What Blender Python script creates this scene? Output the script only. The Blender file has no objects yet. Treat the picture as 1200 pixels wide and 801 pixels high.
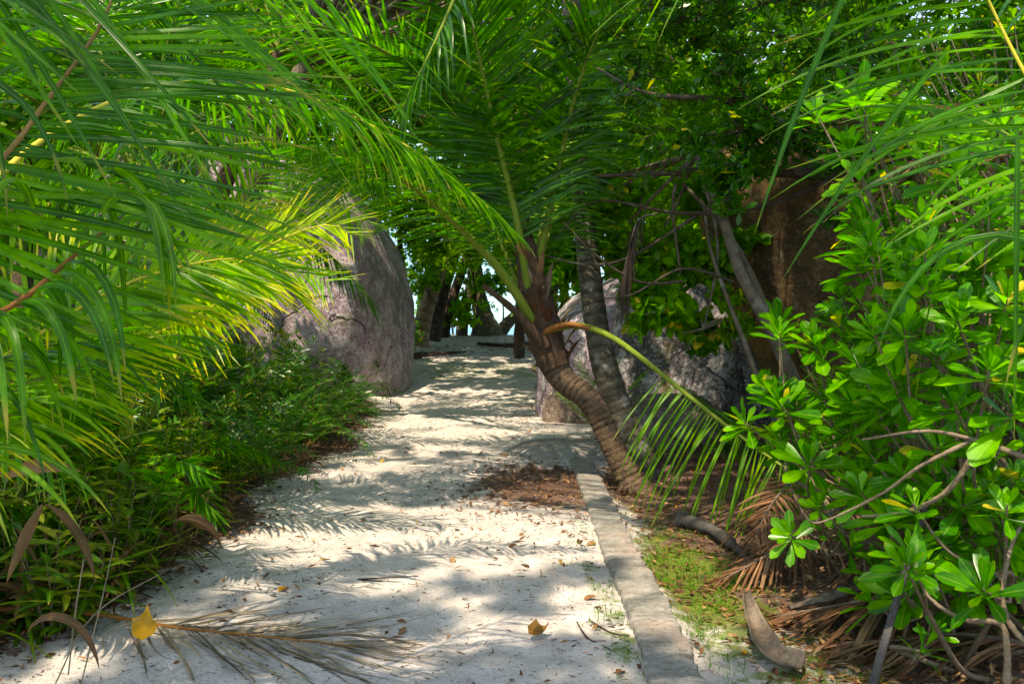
import bpy, math, random
import numpy as np
from mathutils import Vector, Matrix, noise as mnoise

R = np.random.default_rng(7)
random.seed(7)
SC = bpy.context.scene
COL = SC.collection
rad = math.radians

# ------------------------------------------------------------------ camera
CAM_H = 1.5
PITCH = rad(1.0)
camd = bpy.data.cameras.new('camera')
cam = bpy.data.objects.new('camera', camd)
COL.objects.link(cam)
cam.location = (0, 0, CAM_H)
cam.rotation_euler = (math.pi / 2 - PITCH, 0, 0)
camd.lens = 30
camd.sensor_width = 36
camd.clip_end = 9000
camd.clip_start = 0.05
SC.camera = cam
CX = np.array([1, 0, 0.]); CF = np.array([0, math.cos(PITCH), -math.sin(PITCH)]); CU = np.array([0, math.sin(PITCH), math.cos(PITCH)])
C0 = np.array([0, 0, CAM_H])


def P(px, py, d):
    """point of the place seen in the photo at px, py, at depth d metres"""
    return C0 + d * (CF + (px - 600) / 1000 * CX + (400.5 - py) / 1000 * CU)


def PL(*a):
    return np.array([P(*q) for q in a])


# ------------------------------------------------------------------ terrain height
def sst(a, b, x):
    t = np.clip((x - a) / (b - a), 0, 1)
    return t * t * (3 - 2 * t)


def gz(x, y):
    x = np.asarray(x, float); y = np.asarray(y, float)
    z = 1.2 * sst(18, 32, y) - 2.9 * sst(33, 50, y)
    z = z + 0.30 * sst(-2.1, -4.5, x) * sst(50, 30, y) + 0.45 * sst(1.6, 5.0, x) * sst(50, 30, y)
    z = z - 0.05 * sst(0.82, 1.0, x) * sst(1.9, 1.4, x) * sst(11, 9, y)
    z = z + 0.018 * np.sin(x * 2.3 + 1.3 * np.sin(y * 1.1)) * np.cos(y * 1.7 + x) + 0.008 * np.sin(x * 7.1 + y * 3.3) * np.sin(y * 6.2 - x * 2)
    return z


def G(px, py):
    """where the ray through px, py meets the ground"""
    v = CF + (px - 600) / 1000 * CX + (400.5 - py) / 1000 * CU
    t = 1.0
    while t < 60:
        p = C0 + v * t
        if p[2] < gz(p[0], p[1]):
            break
        t += 0.02
    return p


# ------------------------------------------------------------------ mesh builder (quads only)
class MB:
    def __init__(s):
        s.v = []; s.f = []; s.m = []; s.r = []; s.uv = []; s.n = 0

    def add(s, v, f, mat=0, rnd=None, uv=None):
        v = np.asarray(v, float).reshape(-1, 3); f = np.asarray(f, int).reshape(-1, 4)
        s.v.append(v); s.f.append(f + s.n); s.n += len(v)
        s.m.append(np.full(len(f), mat, int))
        s.r.append(np.zeros(len(f)) if rnd is None else np.broadcast_to(np.asarray(rnd, float), (len(f),)).copy())
        s.uv.append(np.zeros((len(f), 4, 2)) if uv is None else np.asarray(uv, float).reshape(-1, 4, 2))

    def build(s, name, mats, parent=None, loc=None, smooth=True):
        me = bpy.data.meshes.new(name)
        V = np.concatenate(s.v); F = np.concatenate(s.f)
        me.vertices.add(len(V)); me.vertices.foreach_set('co', V.ravel())
        me.loops.add(F.size); me.loops.foreach_set('vertex_index', F.ravel().astype(np.int32))
        me.polygons.add(len(F)); me.polygons.foreach_set('loop_start', (np.arange(len(F)) * 4).astype(np.int32))
        me.polygons.foreach_set('material_index', np.concatenate(s.m).astype(np.int32))
        me.update(calc_edges=True)
        me.polygons.foreach_set('use_smooth', np.full(len(F), smooth))
        uvl = me.uv_layers.new(name='uv'); uvl.data.foreach_set('uv', np.concatenate(s.uv).ravel())
        at = me.attributes.new('rnd', 'FLOAT', 'FACE'); at.data.foreach_set('value', np.concatenate(s.r).astype(np.float32))
        for m in (mats if isinstance(mats, (list, tuple)) else [mats]):
            me.materials.append(m)
        me.validate()
        o = bpy.data.objects.new(name, me); COL.objects.link(o)
        if parent: o.parent = parent
        if loc is not None: o.location = loc
        return o


def unit(v):
    v = np.asarray(v, float)
    return v / np.maximum(np.linalg.norm(v, axis=-1, keepdims=True), 1e-9)


def catmull(pts, n):
    pts = np.asarray(pts, float)
    if len(pts) == 2:
        return pts[0] + (pts[1] - pts[0]) * np.linspace(0, 1, n)[:, None]
    p = np.vstack([2 * pts[0] - pts[1], pts, 2 * pts[-1] - pts[-2]])
    out = []
    segs = len(pts) - 1
    for u in np.linspace(0, segs, n * 3):
        i = min(int(u), segs - 1); t = u - i
        a, b, c, d = p[i], p[i + 1], p[i + 2], p[i + 3]
        out.append(0.5 * ((2 * b) + (-a + c) * t + (2 * a - 5 * b + 4 * c - d) * t * t + (-a + 3 * b - 3 * c + d) * t ** 3))
    out = np.array(out)
    s = np.concatenate([[0], np.cumsum(np.linalg.norm(np.diff(out, axis=0), axis=1))])
    q = np.linspace(0, s[-1], n)
    return np.stack([np.interp(q, s, out[:, k]) for k in range(3)], 1)


def tube(mb, pts, rr, ns=8, mat=0, n=None, wob=0.0, rnd=0.5, flat=1.0):
    n = n or max(len(pts) * 4, 6)
    c = catmull(pts, n)
    r = np.interp(np.linspace(0, 1, n), np.linspace(0, 1, len(rr)), rr)
    if wob: r = r * (1 + wob * R.standard_normal(n))
    T = unit(np.gradient(c, axis=0))
    ref = np.array([0, 0, 1.]) if abs(T[0][2]) < 0.9 else np.array([1., 0, 0])
    A = unit(np.cross(T[0], ref)); As = []
    for k in range(n):
        A = unit(A - T[k] * np.dot(A, T[k])); As.append(A)
    As = np.array(As); B = np.cross(T, As)
    th = np.arange(ns) / ns * 2 * np.pi
    V = c[:, None, :] + r[:, None, None] * (np.cos(th)[None, :, None] * As[:, None, :] + flat * np.sin(th)[None, :, None] * B[:, None, :])
    V = V.reshape(-1, 3)
    i = np.arange(n - 1)[:, None] * ns; j = np.arange(ns)[None, :]; j2 = (j + 1) % ns
    F = np.stack([i + j, i + j2, i + ns + j2, i + ns + j], -1).reshape(-1, 4)
    u0 = np.broadcast_to(i // ns / n, (n - 1, ns)).ravel(); u1 = u0 + 1 / n
    w0 = np.broadcast_to(j / ns, (n - 1, ns)).ravel(); w1 = w0 + 1 / ns
    UV = np.stack([np.stack([u0, w0], -1), np.stack([u0, w1], -1), np.stack([u1, w1], -1), np.stack([u1, w0], -1)], 1)
    mb.add(V, F, mat, rnd, UV)
    # end caps (fans of quads collapsed on a centre ring)
    for k, cc in ((0, c[0]), (n - 1, c[-1])):
        ring = V[k * ns:(k + 1) * ns]
        V2 = np.vstack([ring, cc + (ring - cc) * 0.02])
        jj = np.arange(ns); jn = (jj + 1) % ns
        mb.add(V2, np.stack([jj, jn, jn + ns, jj + ns], -1), mat, rnd)


def sticks(mb, A, B, r, mat=0):
    A = np.asarray(A); B = np.asarray(B); n = len(A)
    T = unit(B - A); ref = np.where(np.abs(T[:, 2:3]) < 0.9, [[0, 0, 1.]], [[1., 0, 0]])
    U = unit(np.cross(T, ref)); W = np.cross(T, U)
    r = np.broadcast_to(np.asarray(r, float), (n,))[:, None]
    V = []
    for k in range(3):
        a = k * 2 * np.pi / 3
        o = (np.cos(a) * U + np.sin(a) * W) * r
        V += [A + o, B + o * 0.5]
    V = np.stack(V, 1).reshape(-1, 3)
    b = (np.arange(n) * 6)[:, None]
    F = np.concatenate([b + np.array([[0, 2, 3, 1]]), b + np.array([[2, 4, 5, 3]]), b + np.array([[4, 0, 1, 5]])])
    mb.add(V, F, mat, 0.5)


PROF = {
    'strap': ([0, .08, .3, .6, .85, 1], [.45, .9, 1, .8, .45, .03]),
    'lance': ([0, .15, .4, .7, .9, 1], [.08, .6, 1, .7, .3, .03]),
    'obov': ([0, .15, .35, .6, .78, .92, 1], [.10, .20, .48, .88, 1, .80, .22]),
    'round': ([0, .1, .3, .55, .8, .94, 1], [.08, .55, .9, 1, .8, .45, .08]),
    'quad': ([0, .45, 1], [.15, 1, .1]),
}


def leaves(mb, P0, D, S, L, W, prof='lance', nseg=4, droop=0.0, fold=0.0, rnd=None, mat=0, curl=0.0, clamp=False, wave=0.0):
    """many leaf blades at once: P0 base, D direction, S width direction"""
    N = len(P0)
    if N == 0: return
    L = np.broadcast_to(np.asarray(L, float), (N,)); W = np.broadcast_to(np.asarray(W, float), (N,))
    droop = np.broadcast_to(np.asarray(droop, float), (N,))[:, None]; curl = np.broadcast_to(np.asarray(curl, float), (N,))[:, None]
    rnd = R.random(N) if rnd is None else np.broadcast_to(rnd, (N,))
    d = unit(D); c = np.array(P0, float); xs, ys = PROF[prof]
    cols = []
    ds = (L / nseg)[:, None]
    ph = R.random((N, 1)) * 6
    for k in range(nseg + 1):
        t = k / nseg
        w = np.interp(t, xs, ys) * W[:, None] / 2
        s = unit(S - d * np.sum(S * d, 1, keepdims=True)); nn = np.cross(s, d)
        nn = nn * np.where(nn[:, 2:3] < 0, -1, 1)
        wv = nn * (wave * W[:, None] * np.sin(ph + 5 * t)) if wave else 0
        cols.append(np.stack([c + s * w + nn * (fold * w) + wv, c, c - s * w + nn * (fold * w) - wv], 1))
        if k < nseg:
            d = unit(d + np.array([[0, 0, -1.]]) * droop * ds + nn * curl * ds)
            c = c + d * ds
    V = np.stack(cols, 1)  # N, nseg+1, 3, 3
    if clamp:
        V[..., 2] = np.maximum(V[..., 2], gz(V[..., 0], V[..., 1]) + 0.006 + 0.01 * R.random((N, 1, 1)))
    V = V.reshape(-1, 3)
    b = (np.arange(N) * (nseg + 1) * 3)[:, None, None]; k = (np.arange(nseg) * 3)[None, :, None]; q = np.arange(2)[None, None, :]
    i0 = b + k + q
    F = np.stack([i0, i0 + 1, i0 + 4, i0 + 3], -1).reshape(-1, 4)
    tt = (np.arange(nseg) / nseg)[None, :, None]; a = q / 2.0
    sh = (N, nseg, 2)
    t0 = np.broadcast_to(tt, sh).ravel(); t1 = t0 + 1 / nseg; a0 = np.broadcast_to(a, sh).ravel(); a1 = a0 + .5
    UV = np.stack([np.stack([t0, a0], -1), np.stack([t0, a1], -1), np.stack([t1, a1], -1), np.stack([t1, a0], -1)], 1)
    mb.add(V, F, mat, np.repeat(rnd, nseg * 2), UV)


# ------------------------------------------------------------------ materials
def newmat(name):
    m = bpy.data.materials.new(name); m.use_nodes = True
    nt = m.node_tree; nt.nodes.clear()
    return m, nt, nt.nodes, nt.links


def ramp(N, stops, interp='LINEAR'):
    r = N.new('ShaderNodeValToRGB'); r.color_ramp.interpolation = interp
    e = r.color_ramp.elements
    while len(e) < len(stops): e.new(0.5)
    for k, (p, c) in enumerate(stops):
        e[k].position = p; e[k].color = (*c, 1) if len(c) == 3 else c
    return r


def math_n(N, L, op, a, b=None, clamp=False):
    n = N.new('ShaderNodeMath'); n.operation = op; n.use_clamp = clamp
    for k, q in enumerate((a, b)):
        if q is None: continue
        if isinstance(q, (int, float)): n.inputs[k].default_value = q
        else: L.new(q, n.inputs[k])
    return n.outputs[0]


def mixc(N, L, f, a, b, blend='MIX'):
    n = N.new('ShaderNodeMix'); n.data_type = 'RGBA'; n.blend_type = blend
    for s, q in ((0, f), (6, a), (7, b)):
        if isinstance(q, (int, float)): n.inputs[s].default_value = q
        elif isinstance(q, tuple): n.inputs[s].default_value = (*q, 1)
        else: L.new(q, n.inputs[s])
    return n.outputs[2]


def leafmat(name, c0, c1, c2, trans=0.4, tcol=(1.9, 1.9, 0.6), rough=0.35, tip=None, tipat=0.7, rib=0.25, spec=0.5, ribcol=None, pleat=0, odd=None):
    """leaf: three-colour spread over the leaves, paler midrib, mottling, light through the blade"""
    m, nt, N, L = newmat(name)
    if c1[1] > c1[0] and name.split('_')[0] in ('palm', 'bush', 'glossy', 'broad', 'far'):
        c0, c1, c2 = [(q[0] * .78, q[1] * .98, q[2] * .35) for q in (c0, c1, c2)]
        trans += .04; spec *= .72
    out = N.new('ShaderNodeOutputMaterial')
    at = N.new('ShaderNodeAttribute'); at.attribute_name = 'rnd'
    oi = N.new('ShaderNodeObjectInfo')
    rr = math_n(N, L, 'FRACT', math_n(N, L, 'ADD', at.outputs['Fac'], math_n(N, L, 'MULTIPLY', oi.outputs['Random'], 0.37)))
    rp = ramp(N, [(0.05, c0), (0.5, c1), (0.97, c2)]); L.new(rr, rp.inputs[0])
    col = rp.outputs[0]
    if odd is not None:
        col = mixc(N, L, math_n(N, L, 'GREATER_THAN', math_n(N, L, 'FRACT', math_n(N, L, 'MULTIPLY', at.outputs['Fac'], 37.7)), .975), col, odd)
    uv = N.new('ShaderNodeUVMap'); uv.uv_map = 'uv'
    sp = N.new('ShaderNodeSeparateXYZ'); L.new(uv.outputs[0], sp.inputs[0])
    tc = N.new('ShaderNodeTexCoord')
    nz = N.new('ShaderNodeTexNoise'); nz.inputs['Scale'].default_value = 9; nz.inputs['Detail'].default_value = 3
    L.new(tc.outputs['Object'], nz.inputs['Vector'])
    nf = N.new('ShaderNodeTexNoise'); nf.inputs['Scale'].default_value = 90; nf.inputs['Detail'].default_value = 3; L.new(tc.outputs['Object'], nf.inputs['Vector'])
    sr = ramp(N, [(.60, (1, 1, 1)), (.68, (.55, .50, .35))]); L.new(nf.outputs['Fac'], sr.inputs[0]); col = mixc(N, L, .6, col, sr.outputs[0], 'MULTIPLY')
    mot = ramp(N, [(0.38, (.62, .70, .6)), (0.62, (1.32, 1.24, 1.1))]); L.new(nz.outputs['Fac'], mot.inputs[0])
    col = mixc(N, L, 1.0, col, mot.outputs[0], 'MULTIPLY')
    if tip is not None:
        f = math_n(N, L, 'ADD', sp.outputs[0], math_n(N, L, 'MULTIPLY', math_n(N, L, 'SUBTRACT', nz.outputs['Fac'], 0.5), 0.9))
        f = math_n(N, L, 'MULTIPLY', math_n(N, L, 'SUBTRACT', f, tipat), 4.0, True)
        col = mixc(N, L, f, col, tip)
    # midrib
    dd = math_n(N, L, 'ABSOLUTE', math_n(N, L, 'SUBTRACT', sp.outputs[1], 0.5))
    rf = math_n(N, L, 'MULTIPLY', math_n(N, L, 'SUBTRACT', 1.0, math_n(N, L, 'MULTIPLY', dd, 12.0), True), rib)
    col = mixc(N, L, rf, col, ribcol or tuple(min(1, 0.02 + q * 2.4) for q in c2))
    p = N.new('ShaderNodeBsdfPrincipled'); L.new(col, p.inputs['Base Color'])
    p.inputs['Roughness'].default_value = rough
    p.inputs['Specular IOR Level'].default_value = spec
    if pleat:
        wv = math_n(N, L, 'SINE', math_n(N, L, 'MULTIPLY', sp.outputs[1], pleat))
        bp = N.new('ShaderNodeBump'); bp.inputs['Strength'].default_value = 0.15; bp.inputs['Distance'].default_value = 0.002
        L.new(wv, bp.inputs['Height']); L.new(bp.outputs[0], p.inputs['Normal'])
    t = N.new('ShaderNodeBsdfTranslucent')
    tm = mixc(N, L, 1.0, col, tcol, 'MULTIPLY'); L.new(tm, t.inputs[0])
    mx = N.new('ShaderNodeMixShader'); mx.inputs[0].default_value = trans
    L.new(p.outputs[0], mx.inputs[1]); L.new(t.outputs[0], mx.inputs[2]); L.new(mx.outputs[0], out.inputs[0])
    return m


M = {}
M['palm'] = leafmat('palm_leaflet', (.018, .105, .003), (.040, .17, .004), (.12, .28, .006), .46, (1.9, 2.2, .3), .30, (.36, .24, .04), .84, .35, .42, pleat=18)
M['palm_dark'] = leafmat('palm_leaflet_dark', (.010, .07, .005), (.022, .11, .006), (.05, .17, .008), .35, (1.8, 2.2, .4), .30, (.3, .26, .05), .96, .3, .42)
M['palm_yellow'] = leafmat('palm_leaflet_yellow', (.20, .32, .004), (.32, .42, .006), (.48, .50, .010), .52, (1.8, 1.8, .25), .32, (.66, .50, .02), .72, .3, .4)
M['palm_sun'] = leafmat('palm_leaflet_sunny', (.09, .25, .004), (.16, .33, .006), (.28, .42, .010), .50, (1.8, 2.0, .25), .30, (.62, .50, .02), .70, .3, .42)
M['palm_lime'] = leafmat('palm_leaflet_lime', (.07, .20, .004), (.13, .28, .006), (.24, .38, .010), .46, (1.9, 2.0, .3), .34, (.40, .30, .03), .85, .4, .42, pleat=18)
M['bush'] = leafmat('bush_leaf', (.025, .16, .004), (.06, .26, .007), (.16, .40, .012), .42, (1.9, 2.1, .3), .30, (.42, .34, .03), .98, .5, .42, (.26, .46, .05), odd=(.50, .40, .02))
M['glossy'] = leafmat('glossy_leaf', (.014, .075, .007), (.025, .12, .009), (.08, .22, .012), .38, (2.0, 2.2, .4), .27, None, .7, .2, .45, odd=(.40, .36, .02))
M['broad'] = leafmat('broad_leaf', (.03, .13, .003), (.07, .22, .005), (.18, .34, .008), .5, (2.0, 2.2, .3), .38, (.4, .3, .03), 1.0, .3, .35, odd=(.50, .36, .03))
M['far'] = leafmat('far_leaf', (.05, .18, .004), (.12, .30, .007), (.30, .44, .012), .5, (1.9, 2.0, .3), .42, None, .7, .1, .3)
M['fern'] = leafmat('fern_leaf', (.010, .075, .010), (.022, .12, .012), (.06, .20, .014), .33, (1.9, 2.2, .4), .32, None, .7, .3, .4)
M['strap'] = leafmat('strap_leaf', (.03, .12, .004), (.08, .22, .006), (.20, .32, .012), .44, (1.8, 1.8, .4), .42, (.30, .16, .04), .88, .3, .35)
M['under'] = leafmat('undergrowth_leaf', (.03, .12, .005), (.06, .19, .007), (.26, .28, .02), .42, (1.8, 1.8, .4), .45, (.32, .17, .04), .82, .3, .3)
M['dry'] = leafmat('dry_leaf', (.07, .028, .014), (.17, .075, .035), (.36, .21, .11), .15, (1.2, 1.1, .9), .7, None, .7, .1, .2)
M['dry_grey'] = leafmat('dry_frond_leaflet', (.11, .08, .055), (.21, .155, .11), (.34, .27, .20), .1, (1.2, 1.1, .9), .75, None, .7, .1, .2)
M['dry_dark'] = leafmat('withered_dark', (.02, .013, .010), (.045, .028, .02), (.09, .06, .04), .1, (1.2, 1.1, .8), .7, None, .7, .2, .25)
M['dry_tan'] = leafmat('withered_strap', (.07, .032, .013), (.14, .075, .032), (.24, .14, .065), .2, (1.3, 1.1, .7), .65, None, .7, .2, .25, ribcol=(.4, .3, .18))
M['dry_brown'] = leafmat('dead_frond_leaflet', (.075, .030, .014), (.15, .065, .030), (.27, .14, .075), .12, (1.2, 1.1, .9), .65, None, .7, .1, .3)
M['yellow_leaf'] = leafmat('yellow_leaf', (.62, .26, .008), (.68, .30, .01), (.74, .36, .012), .25, (1.2, 1.1, .5), .5, None, .7, .3, .3)
M['orange_leaf'] = leafmat('orange_leaf', (.20, .08, .025), (.32, .14, .035), (.48, .27, .04), .2, (1.2, 1.1, .5), .6, None, .7, .3, .3)


def barkmat(name, c0, c1, ring=0.0, scale=8, bump=.5, lichen=None, stretch=(1, 1, 1)):
    m, nt, N, L = newmat(name)
    out = N.new('ShaderNodeOutputMaterial'); p = N.new('ShaderNodeBsdfPrincipled'); p.inputs['Roughness'].default_value = .85
    p.inputs['Specular IOR Level'].default_value = .25
    tc = N.new('ShaderNodeTexCoord'); mp = N.new('ShaderNodeMapping'); mp.inputs['Scale'].default_value = stretch
    L.new(tc.outputs['Object'], mp.inputs[0])
    nz = N.new('ShaderNodeTexNoise'); nz.inputs['Scale'].default_value = scale; nz.inputs['Detail'].default_value = 8; nz.inputs['Roughness'].default_value = .65
    L.new(mp.outputs[0], nz.inputs[0])
    n2 = N.new('ShaderNodeTexNoise'); n2.inputs['Scale'].default_value = scale * 7; n2.inputs['Detail'].default_value = 6
    L.new(mp.outputs[0], n2.inputs[0])
    h = math_n(N, L, 'ADD', nz.outputs[0], math_n(N, L, 'MULTIPLY', n2.outputs[0], .5))
    if ring:
        uv = N.new('ShaderNodeUVMap'); uv.uv_map = 'uv'; sp = N.new('ShaderNodeSeparateXYZ'); L.new(uv.outputs[0], sp.inputs[0])
        w = math_n(N, L, 'ADD', math_n(N, L, 'MULTIPLY', sp.outputs[0], ring), math_n(N, L, 'MULTIPLY', nz.outputs[0], 1.2))
        w = math_n(N, L, 'FRACT', w)
        h = math_n(N, L, 'ADD', math_n(N, L, 'MULTIPLY', h, .85), math_n(N, L, 'MULTIPLY', w, .32))
    rp = ramp(N, [(.45, c0), (.85, c1)]); L.new(math_n(N, L, 'MULTIPLY', h, .9), rp.inputs[0])
    col = rp.outputs[0]
    if lichen:
        n3 = N.new('ShaderNodeTexNoise'); n3.inputs['Scale'].default_value = 5; n3.inputs['Detail'].default_value = 6; L.new(tc.outputs['Object'], n3.inputs[0])
        r3 = ramp(N, [(.55, (0, 0, 0)), (.62, (1, 1, 1))]); L.new(n3.outputs[0], r3.inputs[0])
        col = mixc(N, L, math_n(N, L, 'MULTIPLY', r3.outputs[0], .7), col, lichen)
    L.new(col, p.inputs[0])
    b = N.new('ShaderNodeBump'); b.inputs['Strength'].default_value = bump; b.inputs['Distance'].default_value = .03
    L.new(h, b.inputs['Height']); L.new(b.outputs[0], p.inputs['Normal']); L.new(p.outputs[0], out.inputs[0])
    return m


M['bark_palm'] = barkmat('palm_bark', (.022, .013, .008), (.17, .11, .068), ring=34, scale=11, bump=1.0)
M['bark_palm_tall'] = barkmat('tall_palm_bark', (.028, .024, .014), (.14, .12, .08), ring=60, scale=9, bump=.7, lichen=(.30, .28, .23))
M['bark_far'] = barkmat('distant_palm_bark', (.13, .08, .045), (.36, .25, .15), ring=24, scale=5)
M['bark_dark'] = barkmat('dark_bark', (.025, .016, .012), (.10, .065, .045), scale=10, lichen=(.12, .10, .08))
M['bark_grey'] = barkmat('grey_bark', (.06, .045, .03), (.19, .15, .10), scale=9, lichen=(.24, .22, .17))
M['twig'] = barkmat('twig_bark', (.09, .06, .035), (.27, .20, .13), scale=14)
M['fibre'] = barkmat('palm_fibre', (.035, .018, .011), (.15, .085, .05), scale=6, bump=1, stretch=(6, 6, .6))
M['rachis'] = barkmat('green_rachis', (.10, .17, .012), (.20, .25, .03), scale=4, bump=.1)
M['rachis_brown'] = barkmat('brown_rachis', (.16, .09, .03), (.32, .20, .07), scale=4, bump=.2)
M['rachis_orange'] = barkmat('orange_rachis', (.16, .06, .018), (.32, .13, .03), scale=4, bump=.2)
M['rachis_yellow'] = barkmat('yellow_rachis', (.42, .36, .03), (.60, .50, .06), scale=4, bump=.1)
M['husk'] = barkmat('dry_husk', (.05, .035, .025), (.22, .17, .125), scale=7, bump=.5, stretch=(1, 1, 1))
M['stem_dark'] = barkmat('dark_stem', (.03, .025, .022), (.10, .09, .08), scale=12)


def granite(name, cols, lichen=(.5, .47, .43), lich=.53, dark=(.05, .04, .045), darkat=.56, moss=None, scale=1.0, stain=.7, crack=True):
    m, nt, N, L = newmat(name)
    out = N.new('ShaderNodeOutputMaterial'); p = N.new('ShaderNodeBsdfPrincipled'); p.inputs['Roughness'].default_value = .9
    p.inputs['Specular IOR Level'].default_value = .2
    tc = N.new('ShaderNodeTexCoord'); V = tc.outputs['Object']

    def nz(s, d=6, r=.6, vec=None):
        n = N.new('ShaderNodeTexNoise'); n.inputs['Scale'].default_value = s * scale; n.inputs['Detail'].default_value = d; n.inputs['Roughness'].default_value = r
        L.new(vec or V, n.inputs[0]); return n.outputs[0]
    big = nz(.8, 6, .6); mid = nz(2.2, 8, .72); fine = nz(9, 6, .8); grain = nz(30, 4, .75)
    rp = ramp(N, [(.40, cols[0]), (.5, cols[1]), (.60, cols[2])]); L.new(big, rp.inputs[0]); col = rp.outputs[0]
    r = ramp(N, [(.49, (0, 0, 0)), (.54, (1, 1, 1))]); L.new(math_n(N, L, 'ADD', math_n(N, L, 'MULTIPLY', mid, .7), math_n(N, L, 'MULTIPLY', fine, .3)), r.inputs[0])
    col = mixc(N, L, math_n(N, L, 'MULTIPLY', r.outputs[0], stain), col, cols[3])
    r = ramp(N, [(lich, (0, 0, 0)), (lich + .02, (1, 1, 1))])
    L.new(math_n(N, L, 'ADD', math_n(N, L, 'MULTIPLY', nz(3.3, 8, .75), .5), math_n(N, L, 'MULTIPLY', nz(14, 6, .8), .5)), r.inputs[0])
    col = mixc(N, L, math_n(N, L, 'MULTIPLY', r.outputs[0], .85), col, lichen)
    r = ramp(N, [(darkat, (0, 0, 0)), (darkat + .04, (1, 1, 1))]); L.new(grain, r.inputs[0])
    col = mixc(N, L, math_n(N, L, 'MULTIPLY', r.outputs[0], .8), col, dark)
    r = ramp(N, [(.40, (1, 1, 1)), (.45, (0, 0, 0))]); L.new(grain, r.inputs[0])
    col = mixc(N, L, math_n(N, L, 'MULTIPLY', r.outputs[0], .35), col, lichen)
    if moss:
        r = ramp(N, [(.53, (0, 0, 0)), (.57, (1, 1, 1))]); L.new(nz(1.1, 9, .72), r.inputs[0])
        col = mixc(N, L, math_n(N, L, 'MULTIPLY', r.outputs[0], .6), col, moss)
    h = math_n(N, L, 'ADD', mid, math_n(N, L, 'MULTIPLY', fine, .35))
    if crack:
        vm = N.new('ShaderNodeVectorMath'); vm.operation = 'SCALE'; nc = N.new('ShaderNodeTexNoise'); nc.inputs['Scale'].default_value = 1.2; nc.inputs['Detail'].default_value = 5
        L.new(V, nc.inputs[0]); L.new(nc.outputs['Color'], vm.inputs[0]); vm.inputs['Scale'].default_value = 1.3
        va = N.new('ShaderNodeVectorMath'); va.operation = 'ADD'; L.new(V, va.inputs[0]); L.new(vm.outputs[0], va.inputs[1])
        vo = N.new('ShaderNodeTexVoronoi'); vo.feature = 'DISTANCE_TO_EDGE'; vo.inputs['Scale'].default_value = .36 * scale; L.new(va.outputs[0], vo.inputs['Vector'])
        r = ramp(N, [(.0, (1, 1, 1)), (.012, (0, 0, 0))]); L.new(vo.outputs['Distance'], r.inputs[0])
        bk = ramp(N, [(.50, (0, 0, 0)), (.56, (1, 1, 1))]); L.new(nz(.9, 3), bk.inputs[0])
        ck = math_n(N, L, 'MULTIPLY', r.outputs[0], bk.outputs[0])
        col = mixc(N, L, math_n(N, L, 'MULTIPLY', ck, .8), col, (.04, .03, .03))
        h = math_n(N, L, 'SUBTRACT', h, math_n(N, L, 'MULTIPLY', ck, .8))
    L.new(col, p.inputs[0])
    b = N.new('ShaderNodeBump'); b.inputs['Strength'].default_value = 1; b.inputs['Distance'].default_value = .10
    L.new(h, b.inputs['Height']); L.new(b.outputs[0], p.inputs['Normal'])
    L.new(p.outputs[0], out.inputs[0])
    return m


M['granite_pink'] = granite('pink_granite', [(.23, .16, .20), (.38, .25, .31), (.50, .35, .41), (.27, .205, .23)], (.62, .58, .58), .515, moss=(.19, .20, .13))
M['granite_grey'] = granite('grey_granite', [(.085, .075, .078), (.16, .135, .142), (.24, .20, .205), (.07, .062, .06)], (.48, .45, .44), .51, moss=(.22, .16, .06))
M['granite_brown'] = granite('brown_granite', [(.09, .052, .020), (.18, .105, .038), (.27, .155, .055), (.07, .042, .022)], (.26, .19, .12), .55, darkat=.57, scale=.9)
M['flat_stone'] = granite('flat_stone', [(.24, .21, .19), (.32, .29, .27), (.38, .35, .32), (.27, .24, .21)], (.45, .42, .39), .60, darkat=.62, crack=False)
M['granite_tan'] = granite('tan_granite', [(.14, .10, .08), (.24, .17, .13), (.30, .22, .17), (.15, .115, .09)], (.40, .35, .30), .54)


# ------------------------------------------------------------------ objects, tags
def tag(o, label, cat, group=None, kind=None):
    if label: o['label'] = label
    if cat: o['category'] = cat
    if group: o['group'] = group
    if kind: o['kind'] = kind
    return o


def empty(name, loc, label, cat, group=None):
    o = bpy.data.objects.new(name, None); COL.objects.link(o); o.location = [float(q) for q in loc]
    o.empty_display_size = .2
    bpy.context.view_layer.update()
    return tag(o, label, cat, group)


def under(o, root):
    """parent a mesh built in world coordinates under its thing"""
    o.parent = root
    o.matrix_parent_inverse = Matrix.Translation(root.location).inverted()
    return o


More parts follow.
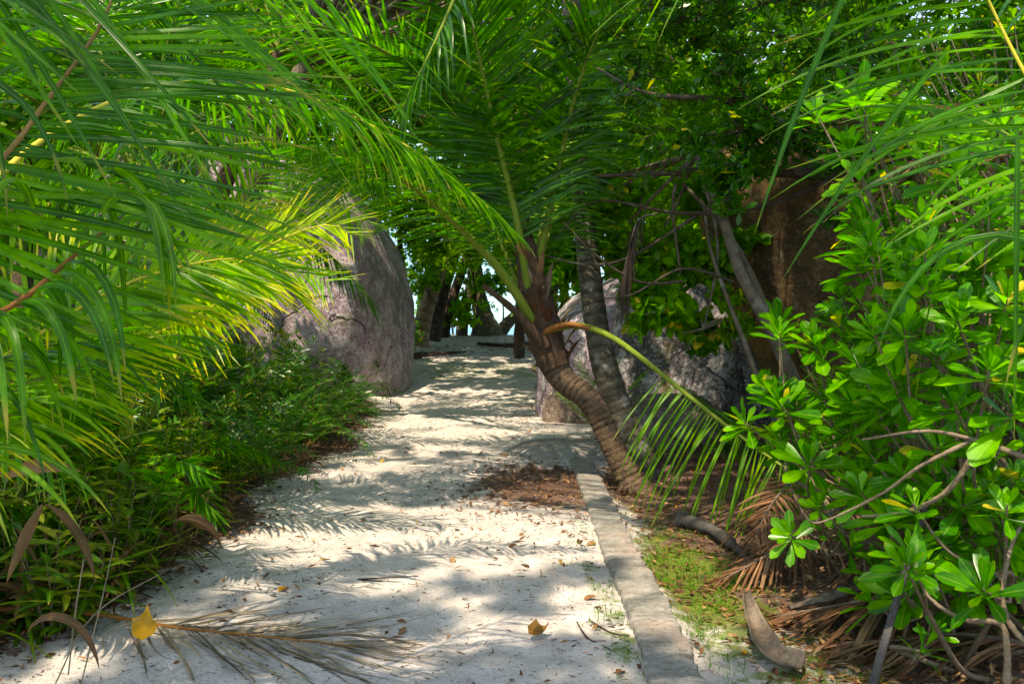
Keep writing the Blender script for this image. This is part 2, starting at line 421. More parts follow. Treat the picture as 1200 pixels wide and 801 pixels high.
# ------------------------------------------------------------------ palm frond
def frond(curve, nl=60, t0=.12, Lmax=.8, W=.035, a0=75, a1=28, lift=20, droop=.5, side=None, up=(0, 0, 1), r0=.018, r1=.003,
          drop=0.0, jit=.08, nseg=6, fold=.25, sides=(1, -1), lens=(.55, 1, .95, .42), clamp=False, rseg=24, flatten=0, curl=0):
    """returns (rachis builder, leaflets builder)"""
    c = catmull(curve, 80)
    T = unit(np.gradient(c, axis=0)); upv = np.array(up, float)
    Sd = unit(np.cross(T, upv)) if side is None else unit(np.asarray(side, float) - T * np.sum(T * np.asarray(side, float), 1, keepdims=True))
    Nn = np.cross(Sd, T)
    rm = MB(); tube(rm, c[::4] if len(c) > 8 else c, [r0, r0 * .75, r0 * .45, r1], 7, n=rseg)
    lm = MB()
    for sg in sides:
        s = np.linspace(t0, .995, nl) + R.normal(0, .15 / nl, nl); s = np.clip(s, 0, .999)
        keep = R.random(nl) > drop; s = s[keep]; n = len(s)
        ii = s * 79
        g = lambda A: np.stack([np.interp(ii, np.arange(80), A[:, k]) for k in range(3)], 1)
        p, t, sd, nn = g(c), unit(g(T)), unit(g(Sd)), unit(g(Nn))
        u = (s - t0) / (1 - t0)
        a = np.radians(a0 + (a1 - a0) * u ** 1.3 + R.normal(0, 5, n)); l = np.radians(lift + R.normal(0, 9, n))
        D = t * np.cos(a)[:, None] + (sg * sd * np.cos(l)[:, None] + nn * np.sin(l)[:, None]) * np.sin(a)[:, None]
        Ln = Lmax * np.interp(u, [0, .25, .6, 1], lens) * (1 + R.normal(0, jit, n))
        Wd = W * np.interp(u, [0, .2, .7, 1], [.8, 1, .85, .45])
        leaves(lm, p, D, t + .25 * nn * R.normal(0, 1, (n, 1)), Ln, Wd, 'strap', nseg, droop * (1 + R.normal(0, .35, n)), -fold, None, 0, curl=curl, clamp=clamp)
    return rm, lm


def hero_frond(root, curve, leaf='palm', rach='rachis', label=None, name='frond', **k):
    rm, lm = frond(curve, **k)
    r = under(rm.build(name, M[rach]), root)
    if label: r['label'] = label
    l = lm.build('leaflets', M[leaf]); l.parent = r
    return r


# generic palm fronds shared by the palms further off
GEN = {}


def gen_frond(kind, elev, length, leaf, droopf=.35, Lmax=.55, nl=55, leafdroop=.6, lift=15, W=.03):
    key = (kind, elev)
    d = np.array([math.cos(rad(elev)), 0, math.sin(rad(elev))]); p = np.zeros(3); pts = [p.copy()]
    for k in range(9):
        p = p + d * length / 9; pts.append(p.copy())
        d = unit(d + np.array([0, 0, -1]) * droopf * length / 9 * (1 + k * .12))
    pts = np.array(pts); pts[:, 1] += .05 * length * np.sin(np.linspace(0, 3, 10)) * R.normal()
    rm, lm = frond(pts, nl=nl, t0=.2, Lmax=Lmax, W=W, lift=lift, droop=leafdroop, side=(0, 1, 0), nseg=4, rseg=12, r0=.016 * length / 2)
    a = rm.build('frond', M['rachis']); b = lm.build('leaflets', M[leaf])
    me = (a.data, b.data)
    bpy.data.objects.remove(a); bpy.data.objects.remove(b)
    GEN.setdefault(kind, []).append((elev, me))


for e in (82, 65, 48, 30, 12, -12):
    gen_frond('green', e, 2.6, 'palm')
    gen_frond('dark', e, 2.8, 'palm_dark', Lmax=.62)
for e in (80, 62, 42, 22):
    gen_frond('young', e, 1.5, 'palm_lime', Lmax=.36, nl=38, W=.024)
for e in (70, 40, 10, -30):
    gen_frond('far', e, 3.0, 'palm', Lmax=.6, nl=34, W=.05)


def place_fronds(root, crown, kind, n, emin=-90, emax=90, az0=0, scale=1.0, skip=None):
    opts = [q for q in GEN[kind] if emin <= q[0] <= emax]
    for k in range(n):
        e, (ra, le) = opts[k % len(opts)]
        az = az0 + k * 137.5 + R.normal(0, 8)
        if skip and skip(az % 360): continue
        f = bpy.data.objects.new('frond', ra); COL.objects.link(f)
        f.parent = root; f.location = Vector([float(q) for q in crown]) - root.location
        f.rotation_euler = (R.normal(0, .12), R.normal(0, .08), rad(az)); s = scale * (1 + R.normal(0, .08)); f.scale = (s, s, s)
        l = bpy.data.objects.new('leaflets', le); COL.objects.link(l); l.parent = f


# ------------------------------------------------------------------ GROUND
ys = np.concatenate([np.arange(-40, -4, 4), np.arange(-4, 2.5, .3), np.arange(2.5, 12, .05), np.arange(12, 24, .1), np.arange(24, 52, .35), np.array([60., 90, 200, 500])])
hx = np.concatenate([np.arange(0, 2.6, .05), np.arange(2.6, 6, .15), np.arange(6, 16, .5), np.array([18, 22, 30, 45, 80, 200, 500.])])
xs = np.concatenate([-hx[::-1][:-1], hx])
X, Y = np.meshgrid(xs, ys)
Z = gz(X, Y)
fp = np.zeros_like(Z)
for k in range(420):   # soft footprints in the loose sand
    fx, fy = R.uniform(-2, .7), R.uniform(2.5, 20)
    a = R.normal(0, .35); ex = (X - fx) * math.cos(a) + (Y - fy) * math.sin(a); ey = -(X - fx) * math.sin(a) + (Y - fy) * math.cos(a)
    q = (ex / .07) ** 2 + (ey / .15) ** 2
    fp += -.020 * np.exp(-q) + .010 * np.exp(-(q - 2.2) ** 2)
near = (Y > 2) & (Y < 22) & (X > -3) & (X < .42)
Z = Z + fp * near
ny, nx = X.shape
idx = np.arange(ny * nx).reshape(ny, nx)
F = np.stack([idx[:-1, :-1], idx[:-1, 1:], idx[1:, 1:], idx[1:, :-1]], -1).reshape(-1, 4)


def soilmask(x, y):
    pl = -2.0 - .9 * sst(13, 18, y) + .15 * np.sin(y * 1.3) + .1 * np.sin(y * 3.1)
    pr = .86 + .25 * sst(9, 11, y) - .55 * sst(12, 20, y) + .1 * np.sin(y * 2.1)
    s = np.maximum(sst(pl + .15, pl - .45, x), sst(pr - .1, pr + .25, x))
    patch = np.exp(-(((x - .32) / .72) ** 2 + ((y - 8.1) / 1.25) ** 2) ** 1.5)
    p2 = np.exp(-(((x - .9) / .5) ** 2 + ((y - 15.5) / 1.6) ** 2))
    p3 = .75 * sst(24, 26, y) * sst(36, 31, y)
    sand_r = np.exp(-(((x - 1.15) / .45) ** 2 + ((y - 4.0) / .7) ** 2))
    return np.clip(np.maximum.reduce([s, patch * 1.1, p2 * .8, p3 * .6]) - .75 * sand_r, 0, 1)


def mossmask(x, y):
    m = np.exp(-(((x - 1.12) / .36) ** 2 + ((y - 5.2) / 1.5) ** 2))
    m = np.maximum(m, .65 * np.exp(-(((x - 1.35) / .5) ** 2 + ((y - 3.9) / .5) ** 2)))
    m = np.maximum(m, .55 * np.exp(-(((x - .52) / .12) ** 2 + ((y - 4.5) / 1.4) ** 2)))
    m = np.maximum(m, .5 * sst(20.5, 22, y) * sst(25.5, 23.5, y) * sst(-3, -2, x) * sst(2, 1, x))
    m = np.maximum(m, .45 * np.exp(-(((x + 2.9) / .5) ** 2 + ((y - 17) / 1.2) ** 2)))
    return np.clip(m, 0, 1)


gm = MB(); gm.add(np.stack([X, Y, Z], -1).reshape(-1, 3), F)
m, nt, N, L = newmat('sand_and_soil')
out = N.new('ShaderNodeOutputMaterial'); p = N.new('ShaderNodeBsdfPrincipled'); p.inputs['Roughness'].default_value = .95; p.inputs['Specular IOR Level'].default_value = .15
tc = N.new('ShaderNodeTexCoord'); V = tc.outputs['Object']


def gn(s, d=5, r=.6, vec=None):
    n = N.new('ShaderNodeTexNoise'); n.inputs['Scale'].default_value = s; n.inputs['Detail'].default_value = d; n.inputs['Roughness'].default_value = r
    L.new(vec or V, n.inputs[0]); return n.outputs[0]


def attr(n):
    a = N.new('ShaderNodeAttribute'); a.attribute_name = n; return a.outputs['Fac']


big = gn(.8); mid = gn(6, 6, .7); fine = gn(45, 4, .7); vfine = gn(160, 3, .7)
rp = ramp(N, [(.35, (.48, .435, .405)), (.65, (.67, .61, .575))]); L.new(mid, rp.inputs[0]); col = rp.outputs[0]
r = ramp(N, [(.35, (.86, .86, .88)), (.65, (1.05, 1.03, 1.0))]); L.new(big, r.inputs[0]); col = mixc(N, L, 1.0, col, r.outputs[0], 'MULTIPLY')
# dark bits trodden into the sand
vo = N.new('ShaderNodeTexVoronoi'); vo.inputs['Scale'].default_value = 26; vo.inputs['Randomness'].default_value = 1
mpn = N.new('ShaderNodeMapping'); mpn.inputs['Scale'].default_value = (1, 1.6, 1); L.new(V, mpn.inputs[0]); L.new(mpn.outputs[0], vo.inputs['Vector'])
th = math_n(N, L, 'MULTIPLY', math_n(N, L, 'SUBTRACT', gn(1.7, 4, .7), .38), 1.1)
sp = math_n(N, L, 'LESS_THAN', math_n(N, L, 'ADD', vo.outputs['Distance'], math_n(N, L, 'MULTIPLY', fine, .25)), math_n(N, L, 'ADD', th, .09))
col = mixc(N, L, math_n(N, L, 'MULTIPLY', sp, .55), col, (.15, .105, .08))
r = ramp(N, [(.56, (0, 0, 0)), (.62, (1, 1, 1))]); L.new(fine, r.inputs[0]); col = mixc(N, L, math_n(N, L, 'MULTIPLY', r.outputs[0], .5), col, (.22, .17, .13))
# soil and litter
sm = math_n(N, L, 'ADD', attr('soil'), math_n(N, L, 'MULTIPLY', math_n(N, L, 'SUBTRACT', gn(7, 8, .8), .5), 3.0))
r = ramp(N, [(.38, (0, 0, 0)), (.62, (1, 1, 1))]); L.new(sm, r.inputs[0])
rs = ramp(N, [(.3, (.035, .018, .012)), (.5, (.10, .045, .028)), (.7, (.20, .11, .07))]); L.new(gn(28, 6, .8), rs.inputs[0])
col = mixc(N, L, math_n(N, L, 'MULTIPLY', r.outputs[0], .92), col, rs.outputs[0])
mm = math_n(N, L, 'ADD', attr('moss'), math_n(N, L, 'MULTIPLY', math_n(N, L, 'SUBTRACT', gn(5, 8, .8), .5), 3.2))
r = ramp(N, [(.45, (0, 0, 0)), (.68, (1, 1, 1))]); L.new(mm, r.inputs[0])
rs = ramp(N, [(.3, (.06, .10, .015)), (.7, (.20, .27, .03))]); L.new(fine, rs.inputs[0])
col = mixc(N, L, math_n(N, L, 'MULTIPLY', r.outputs[0], .85), col, rs.outputs[0])
L.new(col, p.inputs[0])
b = N.new('ShaderNodeBump'); b.inputs['Strength'].default_value = .9; b.inputs['Distance'].default_value = .03
L.new(math_n(N, L, 'ADD', math_n(N, L, 'ADD', mid, math_n(N, L, 'MULTIPLY', fine, .45)), math_n(N, L, 'MULTIPLY', vfine, .2)), b.inputs['Height'])
L.new(b.outputs[0], p.inputs['Normal']); L.new(p.outputs[0], out.inputs[0])
ground = gm.build('ground', m)
ground['kind'] = 'structure'
for nm, fn in (('soil', soilmask), ('moss', mossmask)):
    a = ground.data.attributes.new(nm, 'FLOAT', 'POINT'); a.data.foreach_set('value', fn(X, Y).ravel().astype(np.float32))

# sea
m, nt, N, L = newmat('sea_water')
out = N.new('ShaderNodeOutputMaterial'); p = N.new('ShaderNodeBsdfPrincipled'); p.inputs['Base Color'].default_value = (.02, .22, .33, 1); p.inputs['Roughness'].default_value = .25
nz = N.new('ShaderNodeTexNoise'); nz.inputs['Scale'].default_value = .6; nz.inputs['Detail'].default_value = 6
tc = N.new('ShaderNodeTexCoord'); L.new(tc.outputs['Object'], nz.inputs[0])
b = N.new('ShaderNodeBump'); b.inputs['Strength'].default_value = .5; b.inputs['Distance'].default_value = .4
L.new(nz.outputs[0], b.inputs['Height']); L.new(b.outputs[0], p.inputs['Normal']); L.new(p.outputs[0], out.inputs[0])
sm_ = MB(); gx = np.array([-6000, -1000, -200, 0, 200, 1000, 6000.]); gy = np.array([42, 80, 200, 800, 3000, 8000.])
X2, Y2 = np.meshgrid(gx, gy); id2 = np.arange(X2.size).reshape(X2.shape)
sm_.add(np.stack([X2, Y2, np.full_like(X2, -.75)], -1).reshape(-1, 3), np.stack([id2[:-1, :-1], id2[:-1, 1:], id2[1:, 1:], id2[1:, :-1]], -1).reshape(-1, 4))
sea = sm_.build('sea', m); sea['kind'] = 'structure'

# kerb: worn stones set end to end
m, nt, N, L = newmat('kerb_concrete')
out = N.new('ShaderNodeOutputMaterial'); p = N.new('ShaderNodeBsdfPrincipled'); p.inputs['Roughness'].default_value = .9
tc = N.new('ShaderNodeTexCoord'); V = tc.outputs['Object']
mpn = N.new('ShaderNodeMapping'); mpn.inputs['Scale'].default_value = (1, 2.4, 1); L.new(V, mpn.inputs[0])
a1 = gn(5, 8, .78, mpn.outputs[0]); a2 = gn(30, 6, .75); a3 = gn(2.2, 6, .7)
rp = ramp(N, [(.40, (.11, .10, .085)), (.5, (.23, .215, .19)), (.60, (.34, .32, .29))]); L.new(math_n(N, L, 'ADD', math_n(N, L, 'MULTIPLY', a1, .65), math_n(N, L, 'MULTIPLY', a2, .35)), rp.inputs[0]); col = rp.outputs[0]
r = ramp(N, [(.50, (0, 0, 0)), (.60, (1, 1, 1))]); L.new(a3, r.inputs[0]); col = mixc(N, L, math_n(N, L, 'MULTIPLY', r.outputs[0], .5), col, (.40, .27, .21))
r = ramp(N, [(.54, (0, 0, 0)), (.60, (1, 1, 1))]); L.new(a2, r.inputs[0]); col = mixc(N, L, math_n(N, L, 'MULTIPLY', r.outputs[0], .7), col, (.07, .06, .045))
L.new(col, p.inputs[0]); b = N.new('ShaderNodeBump'); b.inputs['Strength'].default_value = .6; b.inputs['Distance'].default_value = .015
L.new(math_n(N, L, 'ADD', a1, math_n(N, L, 'MULTIPLY', a2, .4)), b.inputs['Height']); L.new(b.outputs[0], p.inputs['Normal']); L.new(p.outputs[0], out.inputs[0])
M['kerb'] = m
kb = MB()
y0 = 2.3
k = 0
while y0 < 9.4:
    ln = R.uniform(1.25, 1.7); y1 = min(y0 + ln, 9.6)
    ny = 48; prof = [(-.117, -.15), (-.117, 0), (-.108, .013), (-.06, .018), (0, .016), (.05, .019), (.106, .013), (.115, 0), (.115, -.15)]
    yy = np.linspace(y0 + .006, y1 - .006, ny); rows = []
    sk = R.normal(0, .008); hz = R.normal(0, .006)
    for q, yv in enumerate(yy):
        cx = .695 + .013 * (yv - 3.6) + sk
        e = 1 - .06 * max(0, 1 - min(q, ny - 1 - q) / 1.5)
        row = []
        for (a, h) in prof:
            nzv = mnoise.noise(Vector((a * 9, yv * 7, k * 3.))) * .016 + mnoise.noise(Vector((a * 30, yv * 25, k * 3.))) * .012
            row.append([cx + a * e + nzv * (1 if abs(a) > .09 else .2), yv, .3 * float(gz(cx - .2, yv)) + .028 + h * e + hz + nzv * .8])
        rows.append(row)
    V_ = np.array(rows); nr = len(prof); id3 = np.arange(ny * nr).reshape(ny, nr)
    F_ = np.stack([id3[:-1, :-1], id3[:-1, 1:], id3[1:, 1:], id3[1:, :-1]], -1).reshape(-1, 4)
    kb.add(V_.reshape(-1, 3), F_)
    for row in (V_[0], V_[-1]):
        c = row.mean(0); v2 = np.vstack([row, np.tile(c, (nr, 1))]); jj = np.arange(nr - 1)
        kb.add(v2, np.stack([jj, jj + 1, jj + 1 + nr, jj + nr], -1))
    y0 = y1; k += 1
kerb = kb.build('kerb', M['kerb'], smooth=False); kerb['kind'] = 'structure'


# ------------------------------------------------------------------ BOULDERS
def boulder(name, label, c, r, mat, rz=0, e=.75, seed=0, cuts=(), amp=.12, n=90, cat='boulder', group=None, cracks=()):
    mb = MB(); nu, nv = n * 2, n
    th = np.linspace(0, 2 * np.pi, nu, endpoint=False); ph = np.linspace(-np.pi / 2 + .01, np.pi / 2 - .01, nv)
    T_, P_ = np.meshgrid(th, ph)
    sg = lambda a: np.sign(a) * np.abs(a) ** e
    x = sg(np.cos(P_)) * sg(np.cos(T_)); y = sg(np.cos(P_)) * sg(np.sin(T_)); z = sg(np.sin(P_))
    p = np.stack([x, y, z], -1).reshape(-1, 3); out_ = []
    for q in p:
        v = Vector(q); s = Vector((seed * 3.1, seed * 1.7, seed))
        d = mnoise.noise(v * 1.1 + s) * amp * 1.6 + mnoise.noise(v * 2.7 + s) * amp * .6 + mnoise.noise(v * 7 + s) * amp * .18 + mnoise.noise(v * 19 + s) * amp * .06
        out_.append(q * (1 + d))
    p = np.array(out_)
    for (pt, nn, soft) in cuts:
        nn = unit(np.array(nn, float)); dd = (p - np.array(pt)) @ nn
        over = np.maximum(dd, 0); p = p - (over * (1 - soft))[:, None] * nn
    p = p * np.array(r)
    ca, sa = math.cos(rad(rz)), math.sin(rad(rz))
    p = np.stack([p[:, 0] * ca - p[:, 1] * sa, p[:, 0] * sa + p[:, 1] * ca, p[:, 2]], 1)
    idb = np.arange(nu * nv).reshape(nv, nu); nx_ = np.roll(idb, -1, 1)
    mb.add(p, np.stack([idb[:-1], nx_[:-1], nx_[1:], idb[1:]], -1).reshape(-1, 4))
    o = mb.build(name, M[mat], loc=[float(q) for q in c])
    return tag(o, label, cat, group)


# big pink boulder on the left: right edge at px 482, base y 460, d about 18.5
boulder('granite_boulder', 'huge pinkish granite boulder rising at the left edge of the path', (-5.6, 19.6, 1.9), (3.2, 3.0, 3.9), 'granite_pink', e=.68, seed=3, amp=.10,
        cuts=[((.93, 0, 0), (1, -.15, .16), .2), ((0, -.9, 0), (.05, -1, .12), .35), ((.60, 0, .60), (.46, 0, .89), .25), ((.82, 0, .36), (.85, 0, .5), .35)], n=150)
boulder('granite_boulder', 'grey boulder half hidden by fronds behind the huge pink one', (-9.2, 22.0, 3.0), (4.0, 3.0, 4.2), 'granite_grey', e=.7, seed=8, amp=.1)
boulder('granite_boulder', 'rounded purple-grey boulder behind the two palm trunks', (1.75, 14.6, .65), (1.4, 1.5, 1.72), 'granite_pink', e=.8, seed=5, amp=.09,
        cuts=[((-.35, 0, .75), (-.7, -.2, 1), .35)])
boulder('granite_boulder', 'big speckled grey boulder under the broad-leaved branches', (2.75, 12.6, .8), (1.4, 1.4, 1.8), 'granite_grey', e=.72, seed=11, amp=.1,
        cuts=[((.1, -.55, .35), (-.45, -1, .35), .2), ((.55, -.3, 0), (.9, -.8, -.15), .25)], n=110)
boulder('granite_boulder', 'dark shaded boulder between the speckled boulder and the leaning trunk', (4.3, 12.4, .9), (1.25, 1.5, 1.9), 'granite_grey', e=.7, seed=13, amp=.12)
boulder('granite_boulder', 'low tan boulder at the right path edge behind the leaning palm', (1.28, 13.7, .12), (.78, .6, .62), 'granite_tan', e=.75, seed=17, amp=.1,
        cuts=[((0, -.6, 0), (-.3, -1, .1), .3)])
boulder('granite_boulder', 'tan boulder at the foot of the leaning palm trunk', (2.0, 10.9, .1), (.75, .6, .5), 'granite_tan', e=.8, seed=19, amp=.1)
boulder('flat_rock', 'smooth flat grey rock sunk in the sand beside the kerb end', (.68, 10.4, -.05), (.72, .75, .17), 'flat_stone', e=.85, seed=23, amp=.06, cat='rock')
boulder('granite_boulder', 'large orange-brown overhanging boulder at the back of the green bush', (4.5, 9.4, 2.0), (2.3, 1.5, 2.4), 'granite_brown', e=.72, seed=29, amp=.17, n=130,
        cuts=[((-.76, 0, 0), (-.88, -.12, -.47), .25), ((0, -.75, 0), (.12, -1, -.15), .45), ((0, 0, .62), (-.1, 0, 1), .3), ((-.42, -.6, 0), (-.9, -1, -.5), .3)])


# ------------------------------------------------------------------ HERO PALM (leaning, centre)
def ringed_trunk(mb, pts, rr, step=.05, ns=14, amp=.022):
    c = catmull(pts, 400); Ls = np.linalg.norm(np.diff(c, axis=0), axis=1).sum()
    n = int(Ls / step) * 4 + 1
    r = np.interp(np.linspace(0, 1, n), np.linspace(0, 1, len(rr)), rr)
    saw = (np.arange(n) % 4) / 4.0
    r = r * (1 + amp * (saw - .4) * (1 + .6 * R.standard_normal(n)) + .02 * R.standard_normal(n))
    tube(mb, c[::8], list(r), ns, n=n)


base = G(745, 575)
palm = empty('coconut_palm', base, 'leaning young coconut palm with curved ringed trunk beside the kerb', 'palm tree')
tb = MB()
ringed_trunk(tb, PL((756, 592, 8.0), (738, 560, 8.05), (718, 522, 8.1), (702, 488, 8.15), (686, 464, 8.2), (662, 446, 8.3), (645, 420, 8.35), (638, 390, 8.35)), [.20, .135, .115, .11, .115, .125, .14, .15])
under(tb.build('trunk', M['bark_palm']), palm)
for q in range(26):
    a = q * .2417 * math.pi; d_ = np.array([math.cos(a), math.sin(a), 0]); b0 = P(742, 568, 8.05)
    rt = base + d_ * R.uniform(.22, .34); rt[2] = gz(rt[0], rt[1]) - .02
    t = MB(); tube(t, [b0 + d_ * .12 + [0, 0, R.uniform(-.1, .08)], (b0 + rt) / 2 + d_ * .06, rt], [.02, .016, .01], 5, n=8); under(t.build('root', M['bark_palm']), palm)
fb = MB()   # fibrous crown shaft with old leaf bases
tube(fb, PL((652, 432, 8.3), (640, 400, 8.35), (628, 350, 8.4), (618, 300, 8.4), (612, 255, 8.4)), [.14, .19, .16, .11, .06], 14, n=30, wob=.05)
under(fb.build('crown_shaft', M['fibre']), palm)
for q in range(44):   # split leaf bases clinging to the shaft
    bm_ = MB(); t = R.random(); a = R.uniform(0, 6.28)
    c = P(648 - 30 * t, 425 - 130 * t, 8.35) + np.array([math.cos(a), math.sin(a), 0]) * .17 * (1 - .35 * t)
    d = np.array([math.cos(a) * .5 - .1, math.sin(a) * .5, 1.0])
    leaves(bm_, c[None], unit(d)[None], np.array([[-math.sin(a), math.cos(a), 0]]), R.uniform(.15, .45), R.uniform(.03, .10), 'lance', 6, -.2 + R.random() * 5, .5, None, 0)
    under(bm_.build('leaf_base', M['dry'] if q % 3 else M['dry_grey']), palm)
H = lambda *a, **k: hero_frond(palm, *a, **k)
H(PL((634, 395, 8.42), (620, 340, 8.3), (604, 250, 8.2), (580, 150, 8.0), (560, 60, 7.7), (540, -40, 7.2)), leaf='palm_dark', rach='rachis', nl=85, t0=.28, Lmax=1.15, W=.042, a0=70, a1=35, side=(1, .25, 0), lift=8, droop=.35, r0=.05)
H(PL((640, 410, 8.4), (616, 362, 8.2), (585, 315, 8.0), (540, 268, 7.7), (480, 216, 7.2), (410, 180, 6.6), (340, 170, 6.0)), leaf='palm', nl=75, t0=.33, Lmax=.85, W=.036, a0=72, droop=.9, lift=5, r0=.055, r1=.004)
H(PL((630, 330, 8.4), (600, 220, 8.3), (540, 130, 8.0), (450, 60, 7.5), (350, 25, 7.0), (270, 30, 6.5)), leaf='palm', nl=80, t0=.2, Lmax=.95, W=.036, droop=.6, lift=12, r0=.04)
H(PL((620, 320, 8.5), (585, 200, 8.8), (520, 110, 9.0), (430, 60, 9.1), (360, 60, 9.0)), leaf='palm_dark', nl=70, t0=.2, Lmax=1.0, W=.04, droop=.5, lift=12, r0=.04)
H(PL((628, 320, 8.4), (650, 220, 8.3), (672, 120, 8.1), (700, 40, 7.8), (745, -30, 7.5)), leaf='palm', nl=70, t0=.2, Lmax=.85, W=.034, droop=.7, lift=10, side=(1, .3, 0), r0=.04)
H(PL((628, 330, 8.4), (640, 240, 8.7), (668, 170, 9.0), (720, 130, 9.2), (780, 140, 9.3)), leaf='palm_lime', nl=60, t0=.2, Lmax=.75, W=.03, droop=.8, lift=10, r0=.035)
low = PL((640, 389, 8.25), (672, 381, 8.1), (712, 392, 7.8), (755, 422, 7.5), (800, 458, 7.2), (860, 505, 6.8), (920, 548, 6.4), (985, 588, 6.1))
lf_ = H(low, leaf='palm_lime', rach='rachis', label='frond sweeping low to the right with an orange base', nl=46, t0=.44, Lmax=1.05, W=.024, a0=86, a1=58, droop=.75, lift=-4, r0=.034, r1=.006, lens=(.75, 1, .95, .6), side=(-.45, -.35, -.8), sides=(1,))
l2 = frond(low, nl=40, t0=.46, Lmax=.9, W=.024, a0=50, a1=35, droop=2.6, lift=10, side=(-.2, -.9, -.3), sides=(-1,))[1].build('leaflets', M['palm_dark']); l2.parent = lf_
H(PL((560, -80, 7.0), (540, -20, 6.9), (505, 60, 6.8), (470, 130, 6.8), (450, 190, 6.9)), leaf='palm_dark', nl=45, t0=.1, Lmax=.62, W=.03, droop=3.0, lift=0, r0=.02)
H(PL((645, 410, 8.35), (632, 330, 8.5), (655, 240, 8.7), (700, 190, 8.8), (760, 175, 8.9)), leaf='palm_dark', nl=60, t0=.3, Lmax=.8, W=.03, droop=.9, lift=5, r0=.04)
H(PL((640, 400, 8.4), (606, 330, 8.7), (570, 250, 9.0), (520, 200, 9.3), (470, 200, 9.5)), leaf='palm', nl=60, t0=.3, Lmax=.8, W=.03, droop=.9, lift=5, r0=.035)
st = MB(); tube(st, PL((640, 405, 8.2), (605, 366, 8.1), (566, 334, 8.0)), [.065, .035, .026], 8, wob=.06)
s_ = under(st.build('frond_stub', M['fibre']), palm); s_['label'] = 'broken brown frond stalk pointing up to the left'
st = MB(); tube(st, PL((628, 402, 8.36), (645, 386, 8.2), (668, 380, 8.08), (692, 385, 7.93)), [.06, .046, .036, .029], 10, n=18, wob=.03, flat=.75)
under(st.build('frond_stub', M['rachis_orange']), palm)

# tall ringed palm behind it
base = G(752, 560)
tall = empty('coconut_palm', base, 'tall straight coconut palm with lichen-spotted ringed trunk behind the leaning one', 'palm tree')
tb = MB()
ringed_trunk(tb, PL((762, 572, 8.9), (742, 520, 9.0), (718, 460, 9.05), (702, 400, 9.1), (691, 320, 9.2), (684, 240, 9.3), (676, 120, 9.5), (668, -30, 9.7), (660, -150, 9.8)), [.20, .15, .13, .12, .115, .11, .11, .11, .10], step=.07, amp=.02)
under(tb.build('trunk', M['bark_palm_tall']), tall)
place_fronds(tall, P(660, -160, 9.8), 'green', 12, -20, 90, 10, 1.15)

# ------------------------------------------------------------------ FOREGROUND PALM, left
base = np.array([-2.55, 2.15, float(gz(-2.55, 2.15))])
pal = empty('coconut_palm', base, 'young coconut palm whose long fronds fill the left foreground', 'palm tree')
tb = MB(); ringed_trunk(tb, [base + [0, 0, -.1], base + [.02, .02, .5], base + [.05, .05, 1.0]], [.2, .17, .12]); under(tb.build('trunk', M['bark_palm']), pal)
cr = base + np.array([.05, .05, 1.0])
A = lambda *a, **k: hero_frond(pal, *a, **k)
A(np.vstack([cr, PL((-140, 330, 2.35), (0, 190, 2.4), (62, 108, 2.45), (118, 30, 2.5), (150, -60, 2.5))]), nl=56, t0=.46, Lmax=.85, W=.022, a0=64, a1=55, droop=.22, lift=0, side=(1, .1, -.35), r0=.020, rach='rachis_brown', nseg=8, sides=(1,))
A(np.vstack([cr, PL((-140, 332, 2.42), (0, 192, 2.48), (62, 110, 2.53), (118, 32, 2.58), (150, -58, 2.58))]), nl=36, t0=.40, Lmax=.55, W=.024, a0=70, a1=60, droop=5, lift=0, side=(1, .1, -.35), r0=.012, rach='rachis_brown', nseg=9, sides=(-1,))
A(np.vstack([cr, PL((-160, 420, 2.3), (0, 366, 2.35), (80, 305, 2.45), (140, 255, 2.55), (190, 215, 2.7))]), nl=22, t0=.40, Lmax=.50, W=.030, a0=60, a1=40, droop=6, lift=20, r0=.02, rach='rachis_orange', nseg=9)
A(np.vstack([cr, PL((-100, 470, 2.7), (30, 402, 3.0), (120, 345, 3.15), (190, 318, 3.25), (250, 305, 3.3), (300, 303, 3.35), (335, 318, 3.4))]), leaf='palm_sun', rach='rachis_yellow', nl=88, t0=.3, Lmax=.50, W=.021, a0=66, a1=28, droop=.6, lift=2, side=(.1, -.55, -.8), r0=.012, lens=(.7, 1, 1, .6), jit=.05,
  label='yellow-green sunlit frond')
A(PL((-420, -20, 2.0), (-150, -90, 2.3), (100, -70, 2.5), (300, -40, 2.9), (470, 20, 3.3)), nl=34, t0=.1, Lmax=.95, W=.020, a0=62, a1=35, droop=.25, lift=-20, side=(.2, -1, -.9), r0=.018, sides=(1,), nseg=8)
A(np.vstack([cr, PL((-100, 300, 2.9), (40, 170, 3.4), (170, 105, 3.9), (290, 95, 4.3), (370, 117, 4.5), (450, 155, 4.6), (530, 208, 4.7), (600, 268, 4.8))]), leaf='palm', rach='rachis_yellow', nl=95, t0=.42, Lmax=.55, W=.021, a0=65, a1=22, droop=2.6, lift=5, r0=.018, lens=(.8, 1, .9, .4), label='long frond arching across to a drooping tip', nseg=7)
A(np.vstack([cr, PL((-160, 200, 2.3), (-60, 40, 2.4), (20, -60, 2.5)),]), nl=34, t0=.3, Lmax=.6, W=.024, a0=60, droop=5, lift=0, r0=.02, nseg=8)
A(np.vstack([cr, PL((-80, 440, 2.5), (0, 420, 2.7), (90, 400, 3.0), (170, 420, 3.3), (230, 470, 3.6))]), nl=30, t0=.3, Lmax=.45, W=.020, droop=3.0, lift=10, r0=.010, nseg=8, leaf='palm_dark')
A(np.vstack([cr, PL((-100, 560, 2.4), (0, 470, 2.6), (60, 440, 2.8), (110, 460, 3.1))]), nl=28, t0=.3, Lmax=.45, W=.022, droop=3.5, lift=10, r0=.010, leaf='palm_lime', nseg=8)
